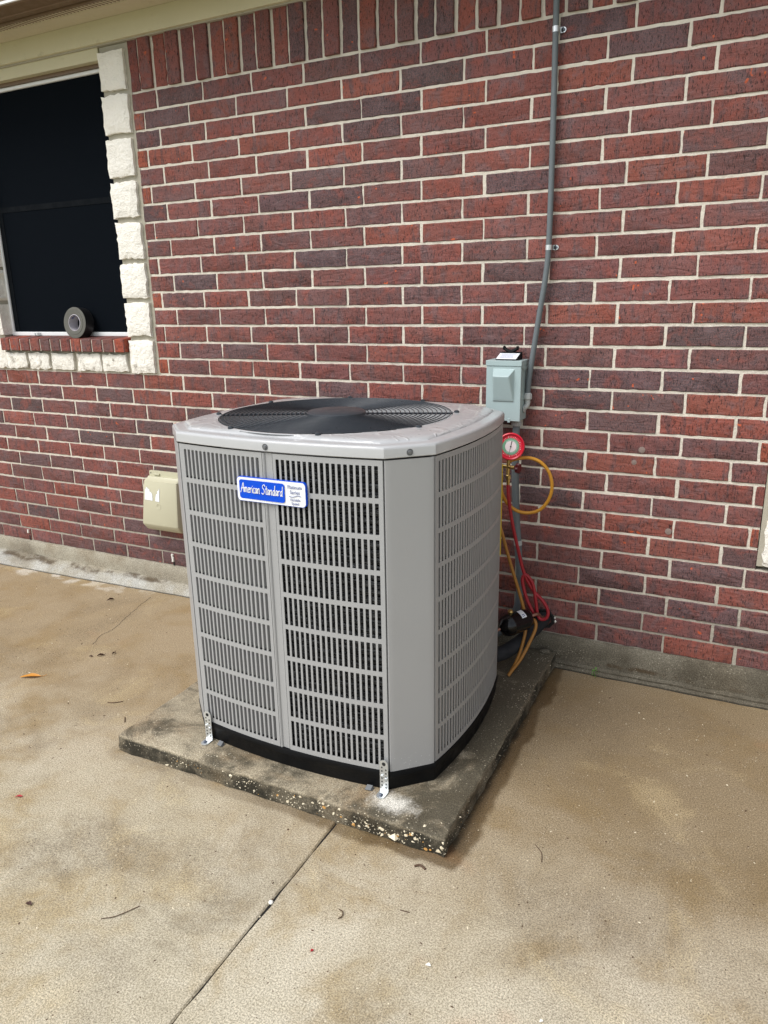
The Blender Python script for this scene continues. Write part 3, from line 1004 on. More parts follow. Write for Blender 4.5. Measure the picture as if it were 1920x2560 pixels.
for i in range(46):
    t = 0.45 + 0.55 * rnd.random() ** 0.6
    p = Vector((PX0 + (PX1 - PX0) * t, PY0 + 0.002, 0.004 + 0.048 * rnd.random()))
    s = rnd.uniform(0.0035, 0.0075)
    n = 6
    rg = [p + Vector((s * rnd.uniform(.7, 1.2) * math.cos(6.283 * j / n), -0.0025, s * .75 * rnd.uniform(.7, 1.2) * math.sin(6.283 * j / n))) for j in range(n)]
    bk = [Vector((q.x, p.y + 0.004, q.z)) for q in rg]
    (ch2 if rnd.random() < 0.08 else ch).rings([bk, rg], True, False, True)
build(ch, 'shell_chips', M['shell'], pad, kind='stuff')
build(ch2, 'tan_chips', M['shell2'], pad, kind='stuff')

# ------------------------------------------------------------------ air conditioner
CX, CY = 1.342, -0.750
HX, HY, KX, KY, BOW = 0.358, 0.305, 0.465, 0.408, 0.030
ac = thing('air_conditioner', (CX, CY, PT), 'grey louvered outdoor air conditioner unit standing on a concrete pad', 'air conditioner')
SIDES = {'front': ((-HX, -KY), (HX, -KY), (0, -1)), 'right': ((KX, -HY), (KX, HY), (1, 0)), 'back': ((HX, KY), (-HX, KY), (0, 1)), 'left': ((-KX, HY), (-KX, -HY), (-1, 0))}
ZB, ZP0, ZP1 = 0.131, 0.133, 1.1045


def side_pt(side, s, z, d=0.0):
    """s metres along the side from its left end seen from outside, d metres inward"""
    a, b, n = SIDES[side]
    ln = math.hypot(b[0] - a[0], b[1] - a[1])
    t = s / ln
    bow = BOW * 4 * t * (1 - t)
    return (CX + a[0] + (b[0] - a[0]) * t + n[0] * (bow - d), CY + a[1] + (b[1] - a[1]) * t + n[1] * (bow - d), z)


def outline(off=0.0, na=20, nc=4):
    pts = []
    order = ['front', 'right', 'back', 'left']
    for i, sd_ in enumerate(order):
        a, b, n = SIDES[sd_]
        ln = math.hypot(b[0] - a[0], b[1] - a[1])
        for k_ in range(na + 1):
            pts.append(side_pt(sd_, ln * k_ / na, 0)[:2])
        nx_ = SIDES[order[(i + 1) % 4]][0]
        for k_ in range(1, nc):
            t = k_ / nc
            pts.append((CX + b[0] + (nx_[0] - b[0]) * t, CY + b[1] + (nx_[1] - b[1]) * t))
    out = []
    for p in pts:
        v = Vector((p[0] - CX, p[1] - CY))
        v *= 1 + off / v.length
        out.append((CX + v.x, CY + v.y))
    return out


def ring_at(off, z):
    return [(p[0], p[1], z) for p in outline(off)]


ROWS = []
zt = 1.0885
for i in range(9):
    ROWS.append((zt - 0.0912, zt))
    zt -= 0.1060


def louver(side, s0, s1, q0, q1, n, hinge, bar=0.0066, name='louver_panel'):
    """stamped sheet from s0 to s1 with n slots per row between q0 and q1; a blade folds inward from one edge of each slot"""
    pitch = (q1 - q0 + bar) / n
    slots = [(q0 + i * pitch, q0 + i * pitch + pitch - bar) for i in range(n)]
    cols = [s0] + [e for sl in slots for e in sl] + [s1]
    rowe = [ZP0] + [e for r_ in sorted(ROWS) for e in r_] + [ZP1]
    mb = MB()
    idx = {}
    vs, fs = [], []

    def V(i, j):
        if (i, j) not in idx:
            idx[(i, j)] = len(vs)
            vs.append(side_pt(side, cols[i], rowe[j]))
        return idx[(i, j)]
    for i in range(len(cols) - 1):
        for j in range(len(rowe) - 1):
            if i % 2 == 1 and j % 2 == 1:
                continue
            fs.append((V(i, j), V(i + 1, j), V(i + 1, j + 1), V(i, j + 1)))
    mb.add(vs, fs)
    for (a, b) in slots:
        for (z0, z1) in ROWS:
            d = 0.0022
            o_ = [side_pt(side, a, z0), side_pt(side, b, z0), side_pt(side, b, z1), side_pt(side, a, z1)]
            i_ = [side_pt(side, a, z0, d), side_pt(side, b, z0, d), side_pt(side, b, z1, d), side_pt(side, a, z1, d)]
            mb.rings([o_, i_])
            # rounded slot ends
            c_ = 0.0028
            for (sa, za, ds, dz) in ((a, z0, 1, 1), (b, z0, -1, 1), (a, z1, 1, -1), (b, z1, -1, -1)):
                mb.add([side_pt(side, sa, za, 0.0006), side_pt(side, sa + ds * c_, za, 0.0006), side_pt(side, sa + ds * c_ * .3, za + dz * c_ * .3, 0.0006), side_pt(side, sa, za + dz * c_, 0.0006)], [(0, 1, 2, 3)])
            h = a if hinge == 'L' else b
            k_ = 1 if hinge == 'L' else -1
            p = [[side_pt(side, h + k_ * ds, z, dd) for (ds, dd) in ((0, .001), (.0012, .006), (.0055, .0165))] for z in (z0 + 0.0045, z1 - 0.0015)]
            mb.rings(p, False)
    # folded edges of the sheet
    for s in (s0, s1):
        mb.add([side_pt(side, s, ZP0), side_pt(side, s, ZP1), side_pt(side, s, ZP1, .012), side_pt(side, s, ZP0, .012)], [(0, 1, 2, 3)])
    return build(mb, name, M['unit'], ac, smooth=25)


x0f = CX - HX
louver('front', 0.003, 1.320 - x0f, 1.0075 - x0f, 1.3085 - x0f, 18, 'L')
louver('front', 1.358 - x0f, 2 * HX - 0.003, 1.3675 - x0f, 1.684 - x0f, 18, 'R')
louver('right', 0.004, 2 * HY - 0.004, 0.020, 2 * HY - 0.020, 33, 'L', 0.0088)
louver('left', 0.004, 2 * HY - 0.004, 0.020, 2 * HY - 0.020, 33, 'R')
louver('back', 0.003, 0.340, 0.015, 0.330, 18, 'R')
louver('back', 0.376, 2 * HX - 0.003, 0.386, 2 * HX - 0.015, 18, 'R')
# centre posts
for sd_, s0, s1 in (('front', 1.322 - x0f, 1.356 - x0f), ('back', 0.342, 0.374)):
    mb = MB()
    pr = [(s0, 0.010), (s0, 0.0), (s0 + 0.004, -0.0015), (s0 + 0.0075, 0.001), (s0 + 0.0085, 0.004), (s0 + 0.010, 0.0045), (s1 - 0.002, 0.0035), (s1, 0.001), (s1, 0.010)]
    mb.rings([[side_pt(sd_, s, z, d) for s, d in pr] for z in (ZP0, ZP1)], False)
    build(mb, 'centre_post', M['unit'], ac, smooth=35)
# corner panels
order = ['front', 'right', 'back', 'left']
for i, sd_ in enumerate(order):
    b = Vector(SIDES[sd_][1])
    c = Vector(SIDES[order[(i + 1) % 4]][0])
    t = (c - b).normalized()
    n = Vector((t.y, -t.x))
    n1, n2 = Vector(SIDES[sd_][2]), Vector(SIDES[order[(i + 1) % 4]][2])
    t1 = Vector((-n1.y, n1.x))
    t2 = Vector((-n2.y, n2.x))
    p0, p1 = b + t1 * 0.0015, c - t2 * 0.0015
    rr = 0.012
    prof = [p0 - n1 * 0.012, p0 - n1 * 0.001, p0 + t * 0.002 + n * 0.0005]
    for k_ in range(1, 5):
        prof.append(p0.lerp(p0 + t * rr * 1.6, k_ / 4) + n * 0.0018 * math.sin(k_ / 4 * math.pi / 2))
    for k_ in range(4, 0, -1):
        prof.append(p1.lerp(p1 - t * rr * 1.6, k_ / 4) + n * 0.0018 * math.sin(k_ / 4 * math.pi / 2))
    prof += [p1 - t * 0.002 + n * 0.0005, p1 - n2 * 0.001, p1 - n2 * 0.012]
    mb = MB()
    mb.rings([[(CX + p.x, CY + p.y, z) for p in prof] for z in (ZP0 - 0.001, ZP1)], False)
    build(mb, 'corner_panel', M['unit'], ac, smooth=40)
# base pan
mb = MB()
mb.rings([ring_at(-0.012, PT), ring_at(-0.004, PT + 0.001), ring_at(-0.002, PT + 0.010), ring_at(0.001, 0.108), ring_at(0.0035, 0.112), ring_at(0.0045, 0.127), ring_at(0.003, 0.1315), ring_at(-0.010, 0.1320)], True, True, True)
build(mb, 'base_pan', M['black'], ac, smooth=28)
for xx in (1.055, 1.628):
    s = xx - x0f
    mb = MB()
    a = [side_pt('front', s + ds, PT + z, d) for ds, z, d in ((0, .001, -.004), (.024, .001, -.004), (.020, .012, -.006), (.002, .012, -.006))]
    b_ = [(p[0], p[1] - 0.016, PT + 0.002 + (0.002 if i > 1 else 0)) for i, p in enumerate(a)]
    mb.rings([a, b_], True, True, True)
    build(mb, 'base_tab', M['tin'], ac)
# coil and inner box
mb = MB()
for i in range(39):
    z = 0.150 + i * 0.0242
    loop = outline(-0.036 - 0.002 * (i % 2), 8, 2)
    loop = [Vector((p[0], p[1], z)) for p in loop]
    n = len(loop)
    rs = []
    for j in range(n):
        tn = (loop[(j + 1) % n] - loop[j - 1]).normalized()
        out = Vector((tn.y, -tn.x, 0))
        rs.append([loop[j] + (out * math.cos(q * math.pi / 3) + Vector((0, 0, 1)) * math.sin(q * math.pi / 3)) * 0.0122 for q in range(6)])
    mb.rings(rs + [rs[0]])
build(mb, 'coil', M['coil'], ac, smooth=60, kind='stuff')
mb = MB()
mb.rings([ring_at(-0.052, 0.133), ring_at(-0.052, 1.05)])
build(mb, 'coil_backing', M['dark'], ac)
mb = MB()
mb.rings([ring_at(-0.004, 0.1335), ring_at(-0.10, 0.134)])
build(mb, 'drain_floor', M['dark'], ac)

# top cap: skirt, shoulder, stepped crown, round opening
GR = 0.392
FX = CX - 0.022
circ = lambda r_, z, pts: [(FX + (p[0] - FX) / math.hypot(p[0] - FX, p[1] - CY) * r_, CY + (p[1] - CY) / math.hypot(p[0] - FX, p[1] - CY) * r_, z) for p in pts]
base = outline(0.0)


def mixr(off, z, t, r_=GR):
    a = outline(off)
    c = circ(r_, z, a)
    return [(p[0] * (1 - t) + q[0] * t, p[1] * (1 - t) + q[1] * t, z) for p, q in zip(a, c)]


mb = MB()
rr = [ring_at(-0.010, 1.1100), ring_at(0.0030, 1.1095), ring_at(0.0045, 1.1112), ring_at(0.0045, 1.1340), ring_at(0.0038, 1.1375), ring_at(0.0018, 1.1404), ring_at(-0.0015, 1.1424), ring_at(-0.006, 1.1435), ring_at(-0.012, 1.1440),
      ring_at(-0.030, 1.1445), ring_at(-0.034, 1.1455), ring_at(-0.037, 1.1485), ring_at(-0.042, 1.1515), mixr(-0.052, 1.1540, 0.0)]
# crown runs on to the opening; never overlaps it
def crown(t, z):
    a = outline(-0.052)
    out = []
    for p in a:
        v = Vector((p[0] - FX, p[1] - CY))
        r0 = max(v.length, GR + 0.014)
        r1 = GR + 0.012
        v = v.normalized() * (r0 * (1 - t) + r1 * t)
        out.append((FX + v.x, CY + v.y, z))
    return out
rr[-1] = crown(0, 1.1540)
rr += [crown(0.5, 1.1548), crown(1.0, 1.1555), circ(GR + 0.006, 1.1562, base), circ(GR, 1.1550, base), circ(GR - 0.003, 1.146, base), circ(GR - 0.004, 1.02, base)]
mb.rings(rr)
cap = build(mb, 'top_cap', M['cap'], ac, smooth=27)
for (sd_, s, dz) in (('front', 1.338 - x0f, 1.123),):
    p = side_pt(sd_, s, dz, -0.0045)
    build(MB().lathe([(0.0100, 0), (0.0095, 0.0012), (0.0065, 0.0004), (0.0055, 0.0012), (0.0052, 0.0045), (0.003, 0.005)], p, (0, -1, 0), 16), 'cap_screw', M['tin'], cap, smooth=40)
pm = Vector((CX + (HX + KX) / 2, CY - (HY + KY) / 2, 1.123)) + Vector((0.7, -0.71, 0)) * 0.0042
build(MB().lathe([(0.0100, 0), (0.0095, 0.0012), (0.0065, 0.0004), (0.0055, 0.0012), (0.0052, 0.0045), (0.003, 0.005)], pm, (0.7, -0.71, 0), 16), 'cap_screw', M['tin'], cap, smooth=40)

# fan guard
ZG = 1.157
guard = build(MB().lathe([(0.100, -0.004), (0.100, 0.004), (0.094, 0.009), (0.04, 0.0115), (0.0, 0.012)], (FX, CY, ZG), (0, 0, 1), 40), 'fan_guard', M['hub'], ac, smooth=40)
for i in range(19):
    r_ = 0.108 + (0.386 - 0.108) * i / 18
    n = 72
    mb = MB()
    zz = ZG + 0.003 * (1 - r_ / 0.39)
    mb.rings([[(FX + (r_ + 0.0017 * math.cos(q * math.pi / 3)) * math.cos(2 * math.pi * j / n), CY + (r_ + 0.0017 * math.cos(q * math.pi / 3)) * math.sin(2 * math.pi * j / n), zz + 0.0017 * math.sin(q * math.pi / 3)) for q in range(6)] for j in range(n + 1)])
    build(mb, 'guard_ring', M['guard'], guard, smooth=60)
for i in range(8):
    a = R(22.5 + 45 * i)
    mb = MB()
    mb.tube([(FX + r_ * math.cos(a), CY + r_ * math.sin(a), ZG - 0.004 + 0.003 * (1 - r_ / 0.39)) for r_ in (0.09, 0.22, 0.34, 0.402)], 0.0034, 6)
    mb.lathe([(0.009, -0.002), (0.009, 0.003), (0.005, 0.006)], (FX + 0.404 * math.cos(a), CY + 0.404 * math.sin(a), ZG), (0, 0, 1), 10)
    build(mb, 'guard_spoke', M['guard'], guard, smooth=50)
# fan and motor below
fan = build(MB().lathe([(0.07, -0.20), (0.085, -0.19), (0.085, -0.04), (0.07, -0.03)], (FX, CY, 1.150), (0, 0, 1), 28), 'fan', M['blade'], ac, smooth=40)
for i in range(3):
    a0 = R(25 + 120 * i)
    vs, fs = [], []
    for u in range(7):
        for v in range(7):
            r_ = 0.08 + 0.28 * u / 6
            ang = a0 + (v / 6 - 0.5) * (1.35 - 0.35 * u / 6) + 0.25 * u / 6
            vs.append((FX + r_ * math.cos(ang), CY + r_ * math.sin(ang), 1.020 + 0.055 * (v / 6 - 0.5) * 1.3))
    for u in range(6):
        for v in range(6):
            q = u * 7 + v
            fs.append((q, q + 1, q + 8, q + 7))
    mb = MB()
    mb.add(vs, fs)
    o = build(mb, 'fan_blade', M['blade'], fan, smooth=60)
    s_ = o.modifiers.new('thick', 'SOLIDIFY')
    s_.thickness = 0.004

# badge
BX, BZ = 1.350, 0.9925
bw, bh = 0.240, 0.074


def rrect(x0, x1, z0, z1, r_, n=6):
    pts = []
    for (cx_, cz_, a0) in ((x1 - r_, z0 + r_, -90), (x1 - r_, z1 - r_, 0), (x0 + r_, z1 - r_, 90), (x0 + r_, z0 + r_, 180)):
        for k_ in range(n + 1):
            a = R(a0 + 90 * k_ / n)
            pts.append((cx_ + r_ * math.cos(a), cz_ + r_ * math.sin(a)))
    return pts


def bow_y(x):
    return side_pt('front', x - x0f, 0)[1]


def plate(pts, y0, y1):
    mb = MB()
    mb.rings([[(p[0], bow_y(p[0]) - y0, p[1]) for p in pts], [(p[0], bow_y(p[0]) - y1, p[1]) for p in pts]], True, True, True)
    return mb


badge = build(plate(rrect(BX - bw / 2, BX + bw / 2, BZ - bh / 2, BZ + bh / 2, 0.012), 0.001, 0.010), 'badge', M['blue'], ac)
build(plate(rrect(BX - bw / 2 + .0015, BX + bw / 2 - .0015, BZ - bh / 2 + .0015, BZ + bh / 2 - .0015, 0.011), 0.0095, 0.0112), 'badge_face', M['bwhite'], badge)
build(plate(rrect(BX - 0.1105, BX + 0.050, BZ - 0.0285, BZ + 0.0285, 0.008), 0.0105, 0.0116), 'blue_field', M['blue'], badge)
ST = {
    'A': (0.56, [[(-.04, -.08), (.10, .25), (.36, 1.0), (.42, .4), (.48, 0)], [(.02, .36), (.52, .44)]]),
    'm': (0.52, [[(0, .52), (.03, .0)], [(.03, .34), (.12, .52), (.19, .46), (.20, .02)], [(.20, .34), (.31, .52), (.38, .45), (.40, .05), (.48, .02)]]),
    'e': (0.34, [[(.03, .26), (.26, .34), (.20, .52), (.06, .42), (.03, .16), (.14, 0), (.30, .08)]]),
    'r': (0.30, [[(0, .52), (.03, .0)], [(.03, .30), (.13, .50), (.28, .50)]]),
    'i': (0.15, [[(.04, .50), (.06, .0)], [(.05, .68), (.06, .72)]]),
    'c': (0.31, [[(.26, .46), (.14, .52), (.03, .30), (.06, .06), (.18, 0), (.29, .06)]]),
    'a': (0.38, [[(.26, .44), (.14, .52), (.03, .28), (.07, .03), (.18, .05), (.27, .36)], [(.28, .50), (.28, .06), (.36, .02)]]),
    'n': (0.38, [[(0, .52), (.03, .0)], [(.03, .34), (.15, .52), (.25, .46), (.27, .05), (.35, .02)]]),
    'S': (0.56, [[(.46, .82), (.34, .98), (.14, .90), (.10, .68), (.34, .46), (.38, .20), (.20, .0), (-.02, .12)]]),
    't': (0.26, [[(.12, .86), (.10, .10), (.22, .02)], [(-.02, .56), (.26, .60)]]),
    'd': (0.42, [[(.28, .40), (.14, .50), (.03, .26), (.08, .02), (.20, .05), (.29, .34)], [(.33, 1.0), (.30, .05), (.38, .02)]]),
    ' ': (0.26, []),
}
txt = 'American Standard'
tw = sum(ST[c_][0] for c_ in txt)
sc_ = 0.150 / tw
cx_ = BX - 0.1055
zb_ = BZ - 0.009
mb = MB()
for c_ in txt:
    adv, strokes = ST[c_]
    for st in strokes:
        pts = []
        for (u, v) in st:
            xx = cx_ + (u + 0.10 * v) * sc_
            pts.append((xx, bow_y(xx) - 0.0116, zb_ + v * sc_ * 1.22))
        if len(pts) > 2:
            pts = spline(pts, 4)
        mb.tube(pts, 0.00125, 5)
    cx_ += adv * sc_
build(mb, 'script_lettering', M['bwhite'], badge, smooth=60)
for (body, size, dz) in (('Platinum', 0.0150, 0.0170), ('Series', 0.0150, 0.0020), ('Variable', 0.0115, -0.0190), ('Speed', 0.0115, -0.0300)):
    tm = text_mesh(body, size, 0.0, 'CENTER', 0.00015)
    mb = MB()
    ccx = BX + 0.0845
    mb.add([(ccx + v[0] * 0.92, bow_y(ccx + v[0]) - 0.0117, BZ + dz - 0.001 + v[1]) for v in tm.v], tm.f)
    build(mb, 'small_lettering', M['ink'], badge)
mb = MB()
pts = [(BX + 0.0845 + (t - 0.5) * 0.040, -0.0055 - 0.0026 * math.sin(t * 2 * math.pi)) for t in [i / 12 for i in range(13)]]
mb.tube([(a, bow_y(a) - 0.0116, BZ + b) for a, b in pts], 0.0009, 5)
build(mb, 'badge_wave', M['ink'], badge, smooth=60)
# yellow energy card hanging off the back corner, seen edge on
mb = MB()
mb.box(1.786, 1.7935, -0.392, -0.3895, 0.60, 0.945)
build(mb, 'energy_card', M['yellow'], ac)

# ------------------------------------------------------------------ tie-down straps
def strap(x, label):
    y0 = side_pt('front', x - x0f, 0)[1] - 0.0105
    t = thing('tie_down_strap', (x, y0, PT), label, 'metal strap', 'straps holding the unit down')
    hw = 0.0140
    mb = MB()
    # leg with a rounded head, foot turned out onto the pad
    prof = []
    n = 10
    head = [(hw * math.cos(R(180 * k_ / n)), 0.098 + hw * math.sin(R(180 * k_ / n))) for k_ in range(n + 1)]
    pts = [(-hw, 0.006), (hw, 0.006)] + head
    mb.rings([[(x + a, y0, PT + b) for a, b in pts], [(x + a, y0 - 0.002, PT + b) for a, b in pts]], True, True, True)
    foot = [(hw, 0), (hw, -0.020)] + [(hw * math.cos(R(-180 * k_ / n)), -0.024 + hw * math.sin(R(-180 * k_ / n))) for k_ in range(n + 1)] + [(-hw, 0)]
    mb.rings([[(x + a, y0 - 0.001 + b, PT + 0.0015) for a, b in foot], [(x + a, y0 - 0.001 + b, PT + 0.0040) for a, b in foot]], True, True, True)
    mb.box(x - hw, x + hw, y0 - 0.003, y0, PT + 0.0015, PT + 0.0075)
    build(mb, 'strap_body', M['zinc'], t)
    hm = MB()
    hm.lathe([(0.0062, 0.0), (0.0060, 0.0006)], (x, y0 - 0.0021, PT + 0.099), (0, -1, 0), 16)
    for k_ in range(6):
        for s in (-1, 1):
            hm.lathe([(0.0027, 0), (0.0026, 0.0006)], (x + s * 0.0068, y0 - 0.0021, PT + 0.086 - k_ * 0.0125 - (0.006 if s > 0 else 0)), (0, -1, 0), 8)
    build(hm, 'holes', M['dark'], t)
    for (ds, dz) in ((-0.006, 0.058), (0.007, 0.050)):
        build(MB().lathe([(0.0055, 0), (0.0050, 0.003), (0.0025, 0.0045)], (x + ds, y0 - 0.002, PT + dz), (0, -1, 0), 6), 'screw', M['zinc'], t)
    build(MB().lathe([(0.0068, 0), (0.0064, 0.003), (0.003, 0.006)], (x, y0 - 0.024, PT + 0.004), (0, 0, 1), 6), 'anchor_bolt', M['bolt'], t)
    return t


strap(1.688, 'perforated metal strap beside white drilling dust at the near corner of the unit')
strap(1.012, 'perforated metal strap at the left front corner of the unit')

# ------------------------------------------------------------------ disconnect box and conduit
DX0, DX1, DYF, DZ0, DZ1 = 1.6225, 1.7645, -0.095, 1.053, 1.286
db = thing('disconnect_box', ((DX0 + DX1) / 2, 0.0, DZ0), 'pale grey metal electrical disconnect box on the brick wall', 'electrical box')
mb = MB().box(DX0 + .003, DX1 - .003, DYF + .006, -0.003, DZ0, DZ1 - .004)
build(mb, 'enclosure', M['boxgrey'], db, bevel=0.002)
door = MB().box(DX0 + .001, DX1 - .001, DYF, DYF + .010, DZ0 - .001, DZ1 - .021)
dr = build(door, 'door', M['boxgrey'], db, bevel=0.002)
hood = MB()
hood.box(DX0 - .001, DX1 + .001, DYF - .003, 0.0, DZ1 - .0205, DZ1)
hood.add([(DX1 + .0012, DYF - .003, DZ1 - .0205), (DX1 + .0012, 0, DZ1 - .0205), (DX1 + .0012, 0, DZ1 - .036), (DX1 + .0012, DYF + .030, DZ1 - .036), (DX1 + .0012, DYF - .003, DZ1 - .026)], [(0, 1, 2, 3, 4)])
build(hood, 'hood', M['boxgrey'], db, bevel=0.0015)
# raised panel pressed in the door: steep top, long slope below
ex0, ex1, ez0, ez1 = 1.650, 1.739, 1.127, 1.255
bx0, bx1, bz0, bz1 = 1.660, 1.722, 1.140, 1.226
mb = MB()
o_ = [(ex0, DYF, ez0), (ex1, DYF, ez0), (ex1, DYF, ez1), (ex0, DYF, ez1)]
o2 = [(ex0 + .002, DYF - .001, ez0 + .002), (ex1 - .002, DYF - .001, ez0 + .002), (ex1 - .002, DYF - .001, ez1 - .002), (ex0 + .002, DYF - .001, ez1 - .002)]
i_ = [(ex0 + .004, DYF - .004, ez0 + .004), (ex1 - .004, DYF - .004, ez0 + .004), (bx1 + .002, DYF - .026, bz1 + .004), (bx0 - .002, DYF - .026, bz1 + .004)]
i2 = [(ex0 + .012, DYF - .006, ez0 + .010), (ex1 - .012, DYF - .006, ez0 + .010), (bx1 - .002, DYF - .028, bz1), (bx0 + .002, DYF - .028, bz1)]
mb.rings([o_, o2, i_, i2], True, False, True)
build(mb, 'raised_panel', M['boxgrey'], dr, bevel=0.0025, segs=3)
mb = MB().lathe([(0.016, 0), (0.0165, -0.008), (0.0185, -0.009), (0.0185, -0.024), (0.015, -0.026)], (1.737, -0.048, DZ0), (0, 0, 1), 16)
for k_ in range(16):
    a = 2 * math.pi * k_ / 16
    mb.box(1.737 + 0.0185 * math.cos(a) - .0012, 1.737 + 0.0185 * math.cos(a) + .0012, -0.048 + 0.0185 * math.sin(a) - .0012, -0.048 + 0.0185 * math.sin(a) + .0012, DZ0 - .023, DZ0 - .010)
build(mb, 'cable_gland', M['fitting'], db, smooth=40)
build(MB().box(DX1 - .050, DX1 - .040, DYF - .002, DYF + .004, DZ0 - .006, DZ0 + .010), 'hasp', M['boxgrey'], dr, bevel=0.001)

# pull-out handle lying on the box
ph = thing('pullout_handle', (1.695, -0.055, DZ1), 'black plastic pull-out handle with white label lying on the grey box', 'fuse handle')
mb = MB()
a = [(1.656, -0.086, DZ1 + .0005), (1.742, -0.086, DZ1 + .0005), (1.748, -0.030, DZ1 + .0005), (1.662, -0.030, DZ1 + .0005)]
b_ = [(1.656, -0.086, DZ1 + .0035), (1.742, -0.086, DZ1 + .0035), (1.748, -0.030, DZ1 + .030), (1.662, -0.030, DZ1 + .030)]
mb.rings([a, b_], True, True, True)
build(mb, 'handle_plate', M['black'], ph, bevel=0.0015)
mb = MB()
nrm = Vector((0, -0.43, 0.9)).normalized() * 0.0012
lab = [Vector(p) for p in ((1.658, -0.084, DZ1 + .0045), (1.738, -0.084, DZ1 + .0045), (1.742, -0.044, DZ1 + .0234), (1.662, -0.044, DZ1 + .0234))]
mb.rings([[p for p in lab], [p + nrm for p in lab]], True, True, True)
lb = build(mb, 'handle_label', M['paper'], ph)
mb = MB()
for i in range(5):                     # faint print lines
    t = 0.18 + i * 0.16
    p0 = lab[0].lerp(lab[3], t) + Vector((0.010, 0, 0)) + nrm * 1.2
    p1 = lab[1].lerp(lab[2], t) - Vector((0.008 + 0.012 * rnd.random(), 0, 0)) + nrm * 1.2
    d = Vector((0, .0018, .0009))
    mb.add([p0, p1, p1 + d, p0 + d], [(0, 1, 2, 3)])
build(mb, 'print_lines', M['ink'], lb)
mb = MB()
mb.tube(spline([(1.676, -0.034, DZ1 + .044), (1.686, -0.036, DZ1 + .036), (1.702, -0.037, DZ1 + .031), (1.718, -0.036, DZ1 + .036), (1.728, -0.034, DZ1 + .044)], 5), 0.0065, 8)
mb.lathe([(0.007, -.004), (0.009, 0), (0.007, .004)], (1.675, -0.034, DZ1 + .044), (1, 0, 0), 10)
mb.lathe([(0.007, -.004), (0.009, 0), (0.007, .004)], (1.729, -0.034, DZ1 + .044), (1, 0, 0), 10)
mb.box(1.690, 1.714, -0.042, -0.030, DZ1 + .012, DZ1 + .034)
build(mb, 'grip', M['black'], ph, smooth=45)

cd = thing('conduit', (1.80, 0, 1.1), 'grey conduit running down the brick wall from the eave to the disconnect box', 'conduit')
pts = spline([(1.822, -0.022, 2.70), (1.826, -0.022, 2.42), (1.831, -0.022, 2.05), (1.832, -0.022, 1.72), (1.826, -0.024, 1.60), (1.808, -0.026, 1.46), (1.790, -0.028, 1.32), (1.777, -0.030, 1.21), (1.774, -0.030, 1.150)], 6)
build(MB().tube(pts, 0.0108, 12), 'pipe', M['conduit'], cd, smooth=60)
build(MB().lathe([(0.0125, 0), (0.0165, 0.003), (0.0168, 0.020), (0.0150, 0.024), (0.0120, 0.027)], (1.774, -0.030, 1.131), (0.02, 0, 1), 8), 'connector', M['fitting'], cd, smooth=25)
mb = MB().tube(spline([(1.774, -0.030, 1.135), (1.775, -0.031, 1.118), (1.770, -0.034, 1.104), (1.758, -0.040, 1.096)], 5), 0.0105, 10)
mb.lathe([(0.017, 0), (0.017, 0.004)], (1.7645, -0.040, 1.096), (1, 0, 0), 14)
build(mb, 'elbow', M['fitting'], cd, smooth=50)
for z in (2.408, 1.696):
    mb = MB()
    pxx = 1.826 if z > 2 else 1.832
    arc = [(pxx + 0.0125 * math.cos(R(a)), -0.020 - 0.0135 * math.sin(R(a))) for a in range(-10, 200, 15)]
    mb.rings([[(a, b, z - 0.009) for a, b in arc], [(a, b, z + 0.009) for a, b in arc]], False)
    mb.box(pxx + 0.011, pxx + 0.024, -0.006, -0.0035, z - 0.009, z + 0.009)
    mb.lathe([(0.009, 0), (0.009, .0025)], (pxx + 0.024, -0.0035, z), (0, -1, 0), 14)
    cl = build(mb, 'clamp', M['zinc'], cd, smooth=50)
    build(MB().lathe([(0.0050, 0), (0.0046, 0.003), (0.002, 0.0045)], (pxx + 0.025, -0.006, z), (0, -1, 0), 8), 'clamp_screw', M['bolt'], cl)

wh = thing('flexible_conduit', (1.75, -0.05, 0.20), 'grey flexible conduit hanging below the disconnect box behind the red gauge', 'conduit')
pts = spline([(1.737, -0.048, 1.040), (1.738, -0.048, 0.85), (1.747, -0.050, 0.68), (1.760, -0.050, 0.53), (1.772, -0.052, 0.40), (1.774, -0.058, 0.30), (1.758, -0.072, 0.22), (1.720, -0.110, 0.16), (1.66, -0.26, 0.16), (1.62, -0.335, 0.17)], 7)
build(MB().tube(pts, 0.0152, 12), 'pipe', M['conduit'], wh, smooth=60)
build(MB().lathe([(0.0168, -0.010), (0.0168, 0.010)], (1.7595, -0.050, 0.540), (0.09, 0, -1), 14), 'coupling', M['fitting'], wh, smooth=40)

# ------------------------------------------------------------------ beige utility box on the wall at the left
ub = thing('utility_box', (-0.17, 0, 0.37), 'beige plastic utility box with torn white sticker low on the brick wall', 'utility box')
def ubr(z, d, x0, x1, r_=0.012):
    return [(x0, -0.001, z), (x0, -d + r_, z), (x0 + r_ * .3, -d + r_ * .3, z), (x0 + r_, -d, z), (x1 - r_, -d, z), (x1 - r_ * .3, -d + r_ * .3, z), (x1, -d + r_, z), (x1, -0.001, z)]
mb = MB()
mb.rings([ubr(0.352, 0.052, -0.292, -0.052), ubr(0.356, 0.060, -0.294, -0.050), ubr(0.388, 0.084, -0.296, -0.048), ubr(0.394, 0.086, -0.296, -0.048), ubr(0.590, 0.062, -0.286, -0.056), ubr(0.622, 0.056, -0.284, -0.058), ubr(0.632, 0.034, -0.282, -0.060), ubr(0.640, 0.028, -0.281, -0.061)], True, True, True)
build(mb, 'cover', M['beige'], ub, smooth=35)
fl = rrect(-0.280, -0.062, 0.636, 0.668, 0.008)
mb = MB()
mb.rings([[(a, 0.0, b) for a, b in fl], [(a, -0.012, b) for a, b in fl]], True, True, True)
